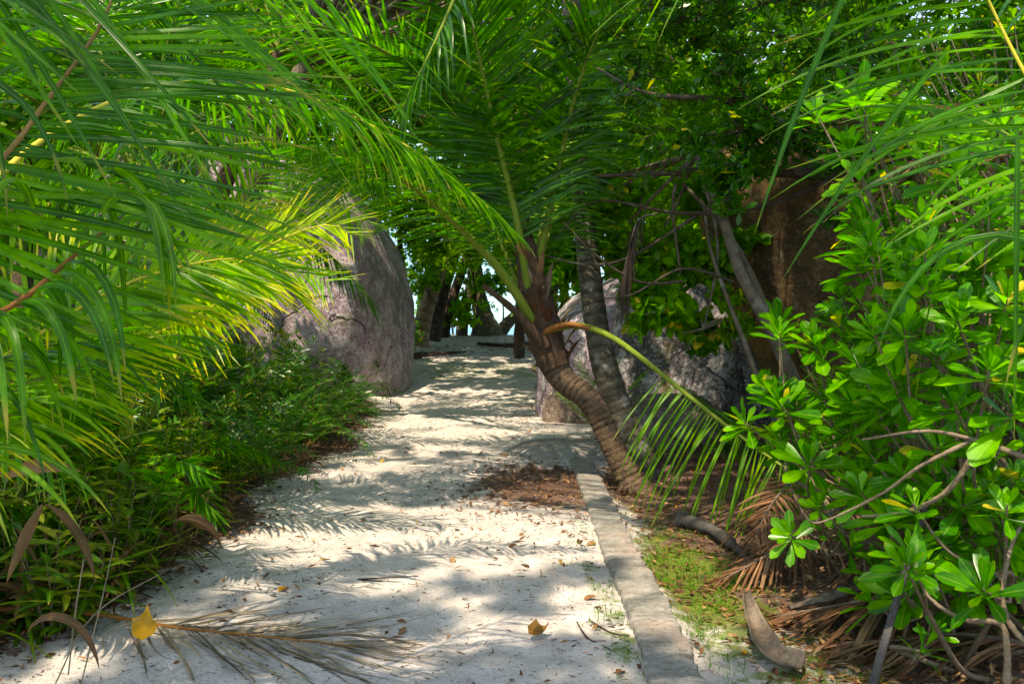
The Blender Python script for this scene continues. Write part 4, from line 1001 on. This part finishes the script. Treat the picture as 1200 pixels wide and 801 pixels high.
shrub('small seedling with a yellow lower leaf on the dead fronds', G(900 + 195, 780), PL((1098, 735, 3.45), (1085, 755, 3.5)), .13, .035, 8, mains=1)
shrub('leafy green seedling behind the dead fronds under the bush', G(1010, 700), PL((1000, 640, 4.4), (1030, 665, 4.4), (1020, 610, 4.5), (1060, 690, 4.3), (975, 615, 4.6)), .15, .045, 10, mains=2)
shrub('dark leafy bush at the back against the brown boulder', (3.4, 7.0, .1), rnd_heads(70, (930, 330, 1180, 600), (6.0, 7.6)), .15, .05, 11, leaf='broad', mains=5)
shrub('bush behind the largest one at the right edge of the view', (4.0, 5.4, .2), rnd_heads(50, (1060, 200, 1260, 640), (5.0, 6.4)), .17, .055, 11, leaf='bush', mains=7)
shrub('tall bush at the upper right behind the corner palm', (4.6, 6.4, .2), rnd_heads(60, (1040, 10, 1270, 300), (5.6, 7.0)), .15, .055, 10, leaf='broad', mains=7)
# bare woody branches of the bush
for pts, rr, lab in [(PL((1260, 560, 3.0), (1200, 535, 3.0), (1130, 512, 3.05), (1080, 505, 3.1), (1010, 515, 3.2)), [.016, .012, .008, .006, .004], 'bare pale branch running level through the bush'),
                     (PL((1140, 515, 3.05), (1080, 545, 3.1), (1030, 580, 3.2), (960, 612, 3.3), (940, 600, 3.3)), [.009, .007, .006, .005, .003], 'bare branch slanting down left from the level one'),
                     (PL((1150, 520, 3.1), (1110, 575, 3.2), (1060, 600, 3.3), (1010, 605, 3.4)), [.014, .011, .009, .006], 'thicker brown branch curving below the slanting one'),
                     (PL((1180, 800, 3.0), (1180, 760, 3.0), (1172, 730, 3.05), (1130, 725, 3.1), (1090, 700, 3.2), (1065, 650, 3.3)), [.014, .012, .011, .008, .007, .005], 'crooked pale root-like branch near the lower right corner'),
                     (PL((1230, 770, 2.9), (1190, 740, 3.0), (1175, 700, 3.05), (1185, 640, 3.1), (1205, 600, 3.2)), [.012, .01, .008, .007, .005], 'thin pale branch rising along the right edge')]:
    t = MB(); tube(t, pts, rr, 7, n=40, wob=.08); tag(t.build('branch', M['twig']), lab, 'branch')
t = MB(); tube(t, PL((1085, 590, 3.5), (1062, 665, 3.4), (1040, 740, 3.35), (1018, 815, 3.25)), [.014, .015, .017, .019], 8, n=30, flat=.6)
tag(t.build('dead_sapling', M['stem_dark']), 'dark grey stem propped steeply at the lower right', 'stem')


# ------------------------------------------------------------------ UNDERGROWTH, left
def fern_mesh(nf, Lf, pin, mat, seed):
    mb = MB()
    for k in range(nf):
        az = k * 2.4 + R.normal(0, .3); el = rad(R.uniform(35, 82)); d = np.array([math.cos(az) * math.cos(el), math.sin(az) * math.cos(el), math.sin(el)])
        p = np.array([math.cos(az), math.sin(az), 0]) * .04; pts = [p.copy()]; l = Lf * R.uniform(.7, 1.15)
        for q in range(7):
            p = p + d * l / 7; pts.append(p.copy()); d = unit(d + [0, 0, -1.1 * l / 7 * (1 + q * .25)])
        rm, lm = frond(pts, nl=20, t0=.15, Lmax=pin, W=pin * .21, a0=72, a1=40, lift=10, droop=2.0, nseg=3, rseg=7, r0=.005, r1=.0015, fold=.1)
        for a_, mt in ((rm, 1), (lm, 0)):
            for v_, f_, r_, u_ in zip(a_.v, a_.f, a_.r, a_.uv):
                off = sum(len(x) for x in a_.v[:[id(x) for x in a_.v].index(id(v_))])
                mb.add(v_, f_ - off, mt, r_, u_)
    return mb


def strap_mesh(n, Ln, W, droop=1.6):
    mb = MB(); az = R.uniform(0, 6.28, n); el = np.radians(R.uniform(40, 88, n))
    D = np.stack([np.cos(az) * np.cos(el), np.sin(az) * np.cos(el), np.sin(el)], 1); S = np.stack([-np.sin(az), np.cos(az), az * 0], 1)
    leaves(mb, D * [.05, .05, 0], D, S, Ln * R.uniform(.55, 1.15, n), W * R.uniform(.7, 1.2, n), 'strap', 8, droop * R.uniform(.5, 1.6, n), -.3)
    return mb


def leafy_mesh(ns, h, L, W, prof='lance'):
    mb = MB()
    for k in range(ns):
        az = R.uniform(0, 6.28); lean = R.uniform(.1, .55); hh = h * R.uniform(.6, 1.1)
        p0 = np.array([math.cos(az), math.sin(az), 0]) * .06; tip = np.array([math.cos(az) * lean * hh, math.sin(az) * lean * hh, hh])
        c = catmull([p0, p0 * .5 + tip * .5 + [0, 0, .08 * hh], tip], 14); tube(mb, [c[0], c[7], c[13]], [.006, .004, .002], 5, 1, n=7)
        n = 13; s = np.linspace(3, 13, n).astype(int); pp = c[s]; a = np.arange(n) * 2.4 + R.random() * 6
        D = np.stack([np.cos(a), np.sin(a), np.full(n, .45) + R.normal(0, .2, n)], 1); S = np.stack([-np.sin(a), np.cos(a), a * 0 + R.normal(0, .3, n)], 1)
        leaves(mb, pp, D, S, L * R.uniform(.6, 1.15, n), W, prof, 5, 3.0, .2)
    return mb


def dryclump_mesh(n, Ln, W):
    mb = MB(); az = R.uniform(0, 6.28, n); el = np.radians(R.uniform(-10, 80, n))
    D = np.stack([np.cos(az) * np.cos(el), np.sin(az) * np.cos(el), np.sin(el)], 1); S = unit(R.normal(size=(n, 3)))
    P0 = np.stack([R.normal(0, .07, n), R.normal(0, .07, n), R.uniform(.0, .18, n)], 1)
    leaves(mb, P0, D, S, Ln * R.uniform(.4, 1.2, n), W * R.uniform(.5, 1.3, n), 'lance', 7, 5 * R.uniform(.3, 1.5, n), .5, curl=3)
    return mb


def data_of(mb, name, mats):
    o = mb.build(name, mats); d = o.data; bpy.data.objects.remove(o); return d


FERN = [data_of(fern_mesh(14, .95, .14, 0, k), 'fern', [M['fern'], M['rachis_brown']]) for k in range(3)]
STRAP = [data_of(strap_mesh(46, .85, .032), 'strap_leaf_plant', [M['strap']]) for k in range(3)]
LEAFY = [data_of(leafy_mesh(13, .75, .22, .050), 'leafy_plant', [M['under'], M['twig']]) for k in range(3)]
BROADP = [data_of(leafy_mesh(9, .6, .15, .07, 'round'), 'leafy_plant', [M['bush'], M['twig']]) for k in range(2)]
DRY = [data_of(dryclump_mesh(40, .38, .028), 'dry_leaf_tangle', [M['dry_tan']]) for k in range(2)]


def put(data, name, x, y, s, label, cat, group=None, dz=0, tilt=.12):
    o = bpy.data.objects.new(name, data); COL.objects.link(o)
    o.location = (x, y, float(gz(x, y)) + dz - .02); o.rotation_euler = (R.normal(0, tilt), R.normal(0, tilt), R.uniform(0, 6.28)); o.scale = (s, s, s * R.uniform(.9, 1.15))
    return tag(o, label, cat, group)


ordw = ['first', 'second', 'third', 'fourth', 'fifth', 'sixth', 'seventh', 'eighth', 'ninth', 'tenth', 'eleventh', 'twelfth', 'thirteenth', 'fourteenth', 'fifteenth', 'sixteenth', 'seventeenth', 'eighteenth', 'nineteenth', 'twentieth']
# ferns along the left verge, from the boulder towards the camera
fy = [15.2, 14.0, 13.0, 12.1, 11.3, 10.6, 10.0, 9.4, 8.8, 8.2, 7.6]
for k, y in enumerate(fy):
    put(FERN[k % 3], 'fern', -2.45 - .25 * (y > 11) - R.uniform(0, .2), y, 1.0 + R.uniform(-.1, .2), ordw[k] + ' dark green fern in the front row from the pink boulder towards the camera', 'fern', 'ferns along the left verge')
for k, y in enumerate([14.2, 12.6, 11.2, 10.0, 9.0, 8.0, 7.2, 6.6]):
    put(FERN[(k + 1) % 3], 'fern', -3.3 - R.uniform(0, .4), y, 1.35 + R.uniform(-.1, .2), ordw[k] + ' tall dark fern in the back row from the pink boulder towards the camera', 'fern', 'ferns along the left verge', dz=.1)
for k, (x, y, s) in enumerate([(-2.5, 6.8, 1.0), (-2.35, 6.1, .9), (-2.9, 5.6, 1.1), (-2.45, 5.3, .8), (-2.15, 4.7, .8), (-2.6, 4.8, 1.0), (-2.2, 4.1, .8), (-2.9, 4.2, 1.1), (-3.3, 4.9, 1.2)]):
    put(LEAFY[k % 3], 'leafy_plant', x, y, s, ordw[k] + ' narrow-leaved green plant on the left verge counted from the ferns', 'plant', 'narrow-leaved plants on the left verge')
for k, (x, y, s) in enumerate([(-2.5, 4.4, .95), (-3.0, 5.1, 1.1), (-2.75, 3.75, .9), (-3.4, 5.9, 1.3), (-2.6, 5.9, .8), (-3.5, 7.0, 1.4), (-2.3, 4.9, .9), (-2.9, 4.5, 1.2), (-2.5, 5.6, 1.0), (-2.75, 6.6, 1.2), (-2.45, 7.2, .8)]):
    put(STRAP[k % 3], 'strap_leaf_plant', x, y, s, ordw[k] + ' clump of long strap leaves in the lower left, counted from the camera', 'plant', 'strap-leaved clumps on the left verge')
for k, (x, y, s) in enumerate([(-2.3, 5.6, .9), (-2.7, 6.4, 1.0), (-2.6, 4.6, .8), (-3.0, 6.0, 1.2)]):
    put(BROADP[k % 2], 'leafy_plant', x, y, s, ordw[k] + ' broad-leaved bright plant among the left undergrowth', 'plant', 'broad-leaved plants on the left verge')
for k, (x, y, s) in enumerate([(-2.3, 4.5, .7), (-2.2, 4.6, .9), (-2.1, 5.2, .8), (-2.3, 5.9, .9), (-2.5, 3.5, 1.0), (-2.5, 7.3, .8), (-2.35, 4.2, 1.1), (-2.6, 5.2, 1.2), (-3.0, 4.6, 1.3), (-2.75, 3.9, 1.2), (-2.4, 4.7, 1.0), (-2.3, 5.5, 1.0), (-3.1, 5.6, 1.4), (-2.2, 6.5, .8), (-2.15, 8.6, .7)]):
    put(DRY[k % 2], 'dry_leaf_tangle', x, y, s, ordw[k] + ' tangle of curled brown leaves at the left verge from the camera', 'dry leaves', 'brown leaf tangles on the left verge', dz=.05)
# bright small palm seedling at px 200-260, 540-640
sp_ = empty('palm_seedling', (-1.95, 5.3, .0), 'bright green palm seedling with a pleated leaf low on the left verge', 'palm seedling')
for pts, lf in [(PL((205, 600, 5.2), (190, 560, 5.1), (210, 540, 5.0), (240, 560, 4.9)), 'bush'), (PL((200, 610, 5.2), (215, 575, 5.1), (235, 580, 5.0), (255, 610, 4.9)), 'palm')]:
    hero_frond(sp_, pts, leaf=lf, nl=14, t0=.2, Lmax=.28, W=.034, a0=45, a1=12, droop=1.4, lift=0, r0=.005, nseg=5)
# undergrowth at the right and the back
for k, (x, y, s, lab) in enumerate([(2.4, 9.4, .8, 'fern in the litter right of the tall palm foot'), (3.3, 8.6, 1.0, 'fern below the overhang of the brown boulder'), (4.4, 7.0, 1.3, 'large fern behind the green bush'), (1.75, 5.2, .0, '')]):
    if s: put(FERN[k % 3], 'fern', x, y, s, lab, 'fern')
for k, (x, y, s, lab) in enumerate([(-3.1, 24.5, 1.6, 'bushy plant at the foot of the far pale palm'), (-3.4, 21.0, 1.2, 'leafy plant tucked behind the right foot of the pink boulder'), (1.8, 24.0, 1.6, 'leafy plant at the right bend of the far path'), (2.6, 20.0, 1.8, 'leafy plant behind the low tan boulder'), (2.9, 22.5, 2.2, 'tall leafy plant right of the far path')]):
    put(BROADP[k % 2], 'leafy_plant', x, y, s, lab, 'plant')

# ------------------------------------------------------------------ DEAD FRONDS AND DEBRIS
df = empty('dead_frond', G(200, 745), 'grey-brown dead palm frond lying across the sand at the lower left', 'dead frond')
gp = [G(-160, 738), G(0, 737), G(110, 740), G(200, 746), G(330, 756), G(440, 765)]
gp = [q + [0, 0, h] for q, h in zip(gp, (.10, .10, .09, .05, .035, .02))]
hero_frond(df, gp, leaf='dry_grey', rach='rachis_orange', name='stalk', nl=34, t0=.46, Lmax=.80, W=.016, a0=48, a1=6, droop=.9, lift=0, r0=.016, r1=.004, clamp=True, nseg=9, jit=.2, lens=(.7, .95, 1, .6), curl=.6, fold=.6)
for k, (pts, lab, kw) in enumerate([
        ([G(1010, 640) + [0, 0, .35], G(960, 660) + [0, 0, .28], G(900, 680) + [0, 0, .16], G(840, 690) + [0, 0, .04]], 'brown dead frond heaped behind the curved husk', dict(Lmax=.5, nl=44)),
        ([G(1130, 745) + [0, 0, .3], G(1040, 745) + [0, 0, .2], G(960, 735) + [0, 0, .1], G(900, 730) + [0, 0, .03]], 'reddish dead frond spread over the litter under the bush', dict(Lmax=.6, nl=46)),
        ([G(1220, 800) + [0, 0, .15], G(1130, 775) + [0, 0, .12], G(1040, 765) + [0, 0, .06], G(980, 760) + [0, 0, .03]], 'dead frond in the lower right corner among the twigs', dict(Lmax=.5, nl=40)),
        ([G(940, 612) + [0, 0, .4], G(905, 640) + [0, 0, .3], G(880, 660) + [0, 0, .12]], 'short dead frond hanging over the log end', dict(Lmax=.4, nl=34)),
        ([G(1180, 700) + [0, 0, .5], G(1120, 690) + [0, 0, .45], G(1050, 690) + [0, 0, .3], G(1000, 700) + [0, 0, .15]], 'dead frond propped in the base of the bush', dict(Lmax=.5, nl=40))]):
    e_ = empty('dead_frond', pts[-1], lab, 'dead frond')
    hero_frond(e_, pts, leaf='dry_brown', rach='husk', name='stalk', t0=.08, W=.022, a0=65, a1=20, droop=2.6, lift=0, r0=.016, r1=.004, clamp=True, nseg=7, jit=.2, curl=.5, fold=.6, **kw)
for pts, lab, kw in [
        (PL((1230, 190, 4.4), (1150, 175, 4.5), (1080, 185, 4.6), (1020, 215, 4.7)), 'dead frond with thin pinkish leaflets hanging in the upper right', dict(nl=34, Lmax=.7, W=.012, a0=45, a1=20, droop=2.0)),
        (PL((1200, 240, 5.0), (1120, 230, 5.1), (1060, 255, 5.2)), 'brown dead frond hanging down behind the large bush', dict(nl=44, Lmax=1.1, W=.014, a0=40, a1=60, droop=6.0)),
        (PL((770, 250, 8.0), (748, 258, 7.9), (738, 290, 7.9), (728, 330, 7.9)), 'dark withered frond hanging from the bough between the trunks', dict(nl=40, Lmax=.62, W=.012, a0=30, a1=10, droop=9.0))]:
    e_ = empty('dead_frond', pts[-1], lab, 'dead frond')
    hero_frond(e_, pts, leaf='dry_brown' if 'dark' not in lab else 'dry_dark', rach='husk', name='stalk', t0=.15, lift=0, r0=.01, r1=.003, nseg=8, jit=.2, fold=.6, **kw)
# curved spathe (boat-shaped husk)
sb = MB(); n = 26; c = catmull([G(874, 742) + [0, 0, .22], G(884, 757) + [0, 0, .14], G(905, 785) + [0, 0, .09], G(938, 798) + [0, 0, .09]], n)
T_ = unit(np.gradient(c, axis=0)); w = np.interp(np.linspace(0, 1, n), [0, .15, .6, .9, 1], [.012, .03, .055, .05, .045])
S_ = unit(np.cross(T_, [0, -.5, 1])); N_ = np.cross(S_, T_); rows = []
for a in np.linspace(-1.5, 1.5, 9):
    rows.append(c + S_ * (w * math.sin(a))[:, None] - N_ * (w * (math.cos(a) - .4))[:, None])
V_ = np.stack(rows, 1); id3 = np.arange(n * 9).reshape(n, 9)
sb.add(V_.reshape(-1, 3), np.stack([id3[:-1, :-1], id3[:-1, 1:], id3[1:, 1:], id3[1:, :-1]], -1).reshape(-1, 4))
o = sb.build('palm_husk', M['husk']); tag(o, 'curved boat-shaped grey palm husk standing on the sand right of the kerb', 'husk')
md = o.modifiers.new('t', 'SOLIDIFY'); md.thickness = .008
sb = MB(); tube(sb, [G(800, 618) + [0, 0, .06], G(835, 632) + [0, 0, .07], G(868, 655) + [0, 0, .05], G(885, 672) + [0, 0, .03]], [.055, .042, .045, .028, .012], 10, n=40, wob=.14)
tag(sb.build('log', M['stem_dark']), 'short dark log lying in the litter right of the kerb', 'log')
sb = MB(); tube(sb, [G(925, 722) + [0, 0, .05], G(975, 715) + [0, 0, .08], G(1020, 702) + [0, 0, .09]], [.02, .05, .03], 8, n=20, wob=.1, flat=.5)
tag(sb.build('palm_husk', M['husk']), 'flattened brown palm husk lying on the dead fronds', 'husk')


def lobed_leaf(c, s, rz, mat, name, label, cat='leaf', rx=0, curl=.35):
    prof = [(0, -.9), (.35, -.75), (.8, -.6), (1, -.2), (.85, .1), (.6, .2), (.4, .5), (.18, .85), (0, 1.15), (-.18, .8), (-.42, .55), (-.65, .42), (-.9, .35), (-.85, -.1), (-.7, -.6), (-.35, -.75)]
    v = []; nP = len(prof)
    for ring in (1, .66, .33, .02):
        for (x, y) in prof: v.append([x * ring * s * .8, y * ring * s, curl * s * ((x * ring) ** 2 + .5 * (y * ring) ** 2) + .02 * s * math.sin(9 * x * ring)])
    f = [[r_ * nP + k, r_ * nP + (k + 1) % nP, (r_ + 1) * nP + (k + 1) % nP, (r_ + 1) * nP + k] for r_ in range(3) for k in range(nP)]
    mb = MB(); mb.add(v, f, 0, R.random()); stalk = MB()
    o = mb.build(name, mat, loc=[float(q) for q in c]); o.rotation_euler = (rx, R.normal(0, .1), rz)
    return tag(o, label, cat)


lobed_leaf(G(170, 765) + [0, 0, .13], .078, .15, M['yellow_leaf'], 'fallen_leaf', 'large bright yellow leaf resting on the dead frond in the lower left', rx=.95, curl=.3)
o = lobed_leaf(G(632, 750) + [0, 0, .03], .06, -1.1, M['orange_leaf'], 'fallen_leaf', 'curled brown leaf alone on the sand near the bottom of the view', rx=.25, curl=1.2)
# big withered folded leaf over the left plants
for q_, (pp_, dd_, ss_, ll_, ww_, dr_, lab) in enumerate([((50, 590, 3.3), (-.35, 0, -.5), (1, 0, .5), .34, .05, 2, 'withered brown strap leaf hanging down at the far lower left'), ((52, 590, 3.3), (.55, 0, -.2), (.3, 0, 1), .36, .045, 5, 'withered brown strap leaf folded to the right over the lower left plants'),
        ((205, 610, 4.6), (.4, 0, .2), (1, 0, 1), .3, .06, 6, 'short orange-brown curled leaf at the verge below the bright seedling'), ((5, 560, 3.2), (.8, 0, .5), (0, .3, 1), .3, .06, 3, 'broad brown dead leaf at the left edge above the strap leaves'), ((30, 745, 3.2), (.3, 0, .8), (0, .5, 1), .42, .035, 9, 'brown leaf curled into a loop in the lower left corner')]):
    wl = MB(); leaves(wl, PL(pp_), np.array([dd_]), np.array([ss_]), [ll_], [ww_], 'lance', 9, [dr_], .5)
    tag(wl.build('dry_leaf', M['dry_tan']), lab, 'dry leaf')
# loose fallen leaves, one by one
lm_ = []
for k in range(4):
    mb = MB(); leaves(mb, np.array([[-.5, 0, 0.]]), np.array([[1, 0, .25]]), np.array([[0, 1, R.normal(0, .2)]]), 1, [.42, .55, .3, .48][k], 'round' if k % 2 else 'lance', 7, 0.5, .3 + .2 * k, .5, curl=-.6 + .5 * k)
    lm_.append([data_of(mb, 'fallen_leaf', [M[q]]) for q in ('dry', 'orange_leaf', 'yellow_leaf')])
n = 0
for k in range(150):
    y = 3.4 + R.random() ** 1.2 * 13; side = R.random()
    x = R.uniform(-2, .6) if side < .35 else (R.normal(.3, .35) if side < .7 else R.uniform(.95, 2.4))
    if abs(x - .71) < .16: continue
    c_ = int(R.choice(3, p=[.72, .2, .08]))
    o = bpy.data.objects.new('fallen_leaf', lm_[k % 4][c_]); COL.objects.link(o); s = R.uniform(.04, .085)
    o.location = (x, y, float(gz(x, y)) + .008); o.rotation_euler = (R.normal(0, .3), R.normal(0, .2), R.uniform(0, 6.3)); o.scale = (s, s, s)
    col_ = ('brown', 'orange', 'yellow')[c_]; where = 'on the pale sand of the path' if x < .55 else 'in the litter right of the kerb'
    tag(o, f'small curled {col_} leaf lying {where}', 'leaf', f'{col_} leaves fallen {"on the path" if x < .55 else "right of the kerb"}')

# leaf litter: bits nobody could count
N_ = 30000
x = R.uniform(-3.6, 3.8, N_ * 3); y = 3 + R.random(N_ * 3) ** 1.9 * 22; ms = soilmask(x, y)
kp = R.random(N_ * 3) < (ms ** .6 * .9 + .02); x = x[kp][:N_]; y = y[kp][:N_]; n = len(x)
lit = MB(); a = R.uniform(0, 6.28, n)
leaves(lit, np.stack([x, y, gz(x, y) + .004 + .02 * R.random(n)], 1), np.stack([np.cos(a), np.sin(a), R.normal(0, .25, n)], 1), np.stack([-np.sin(a), np.cos(a), R.normal(0, .6, n)], 1), R.uniform(.025, .085, n), R.uniform(.008, .032, n), 'lance', 2, 0, .4)
o = lit.build('leaf_litter', [M['dry']]); o['kind'] = 'stuff'
# chips and twiglets on the sand
n = 11000; x = R.uniform(-2.2, .95, n); y = 2.8 + R.random(n) ** 1.25 * 15; w_ = (mnoise.noise(Vector((0, 0, 0))) * 0)
kp = np.array([mnoise.noise(Vector((a_ * 1.1, b_ * 1.1, 3))) + .25 * (a_ > .1) for a_, b_ in zip(x, y)]) > R.uniform(-.5, .75, n)
x, y = x[kp], y[kp]; n = len(x); a = R.uniform(0, 6.28, n); Ld = R.uniform(.006, .034, n) * (1 + 2 * (R.random(n) < .06))
tw = MB(); A_ = np.stack([x, y, gz(x, y) + .003], 1); B2 = A_ + np.stack([np.cos(a) * Ld, np.sin(a) * Ld * .8, R.uniform(0, .006, n)], 1)
sticks(tw, A_, B2, R.uniform(.0012, .0042, n))
o = tw.build('sand_debris', [M['bark_dark']]); o['kind'] = 'stuff'
for pts, lab in [([G(448, 682), G(420, 680), G(300 + 190, 676)], 'thin dry stick lying across the shaded sand in mid path'), ([G(690, 727), G(715, 742), G(738, 746)], 'dark twig lying close to the kerb near the bottom'), ([G(676, 730), G(690, 750), G(715, 762)], 'second dark twig left of the kerb near the bottom')]:
    t = MB(); tube(t, [q + [0, 0, .008] for q in pts], [.003, .005, .003], 6, n=14, wob=.1); tag(t.build('twig', M['bark_dark']), lab, 'twig')
for pts, rr, lab in [([G(455, 424) + [0, 0, .08], G(500, 420) + [0, 0, .12], G(545, 414) + [0, 0, .05]], [.12, .08, .03], 'weathered log lying at the far end beside the pink boulder'), ([G(560, 404) + [0, 0, .05], G(600, 408) + [0, 0, .1], G(640, 402) + [0, 0, .1]], [.05, .07, .04], 'thin fallen branch on the far crest of the path')]:
    t = MB(); tube(t, pts, rr, 8, n=24, wob=.12); tag(t.build('fallen_log', M['bark_dark']), lab, 'log')
# dry grass stalks at px 100-200, 660-790
for k, pts in enumerate([PL((60, 810, 3.4), (110, 720, 3.5), (200, 665, 3.8)), PL((95, 800, 3.3), (120, 700, 3.4), (135, 630, 3.5)), PL((80, 790, 3.3), (88, 720, 3.4), (98, 655, 3.5)), PL((120, 760, 3.4), (125, 740, 3.4), (165, 725, 3.5))]):
    t = MB(); tube(t, pts, [.003, .0035, .002], 5, n=14); tag(t.build('dry_stalk', M['dry_grey']), ['pale dry stalk leaning right over the dead frond', 'pale upright dry stalk left of the yellow leaf', 'short straight dry stalk at the lower left', 'bent little dry stalk above the yellow leaf'][k], 'stalk')

# moss-like ground cover and grass beside the kerb
n = 42000; x = R.uniform(.3, 2.3, n); y = R.uniform(3.2, 9, n)
nzv = np.array([mnoise.noise(Vector((a_ * 4, b_ * 4, 1))) + .5 * mnoise.noise(Vector((a_ * 11, b_ * 11, 5))) for a_, b_ in zip(x, y)])
kp = (R.random(n) < mossmask(x, y) * 1.1) & (nzv > -.05) & (np.abs(x - .72) > .13)
x, y = x[kp], y[kp]; n = len(x); a = R.uniform(0, 6.28, n); e = np.radians(R.uniform(35, 85, n))
gr = MB(); leaves(gr, np.stack([x, y, gz(x, y)], 1), np.stack([np.cos(a) * np.cos(e), np.sin(a) * np.cos(e), np.sin(e)], 1), np.stack([-np.sin(a), np.cos(a), a * 0], 1), R.uniform(.015, .06, n), .0045, 'lance', 2, 10, .2)
o = gr.build('grass', [M['palm']]); o['kind'] = 'stuff'

# thicket stuff that closes the ground between plants on both sides
n = 5200; x = np.concatenate([-R.uniform(2.6, 9, n // 2), R.uniform(2.4, 9, n - n // 2)]); y = 3.4 + R.random(n) * 17
x = np.where((x < 0) & (y > 13), x - 1.0, x); x = np.where((x > 0) & (y > 6) & (y < 15) & (x < 3.6), x + 2.5, x)
z = gz(x, y) + R.random(n) ** 1.4 * np.minimum(1.2, np.abs(np.abs(x) - 2.2) * .6 + .2)
un = MB(); rosettes(un, np.stack([x, y, z], 1), R.normal(0, .4, (n, 3)) + [0, -.2, 1], 9, .15, .045, 'lance', 3, 1.5, .15)
o = un.build('undergrowth', [M['under']]); o['kind'] = 'stuff'

# ------------------------------------------------------------------ LIGHT
w = bpy.data.worlds.new('World'); SC.world = w; w.use_nodes = True; nt = w.node_tree
bg = nt.nodes['Background']; sky = nt.nodes.new('ShaderNodeTexSky'); sky.sky_type = 'NISHITA'; sky.sun_disc = False
el = math.asin(SUN[2]); sky.sun_elevation = el; sky.sun_rotation = math.atan2(SUN[0], SUN[1]) % (2 * math.pi); sky.air_density = .8; sky.dust_density = 0.4; sky.ozone_density = .6
tcw = nt.nodes.new('ShaderNodeTexCoord'); spw = nt.nodes.new('ShaderNodeSeparateXYZ'); nt.links.new(tcw.outputs['Generated'], spw.inputs[0])
# bluer, deeper sky in the band above the sea
rw = ramp(nt.nodes, [(0.0, (.22, .38, .56)), (.10, (.34, .50, .66)), (.24, (1, 1, 1))]); nt.links.new(spw.outputs[2], rw.inputs[0])
nt.links.new(mixc(nt.nodes, nt.links, 1.0, sky.outputs[0], rw.outputs[0], 'MULTIPLY'), bg.inputs[0]); bg.inputs[1].default_value = .15
ld = bpy.data.lights.new('sun', 'SUN'); ld.energy = 2.1; ld.angle = rad(.5); ld.color = (1, .97, .92)
lo = bpy.data.objects.new('sun', ld); COL.objects.link(lo); lo.location = (0, 0, 20)
lo.rotation_euler = Vector([float(q) for q in SUN]).to_track_quat('Z', 'Y').to_euler()
vs = SC.view_settings; vs.view_transform = 'Standard'; vs.look = 'None'; vs.gamma = 1; vs.use_curve_mapping = False; vs.exposure = 1.87
try:
    vs.use_white_balance = True; vs.white_balance_temperature = 8800
except Exception:
    pass
cy = SC.cycles; cy.max_bounces = 7; cy.diffuse_bounces = 4; cy.transmission_bounces = 4; cy.glossy_bounces = 2; cy.use_denoising = True; cy.denoiser = 'OPENIMAGEDENOISE'
cy.use_adaptive_sampling = True; cy.adaptive_threshold = .02; cy.caustics_reflective = False; cy.caustics_refractive = False; cy.sample_clamp_indirect = 6
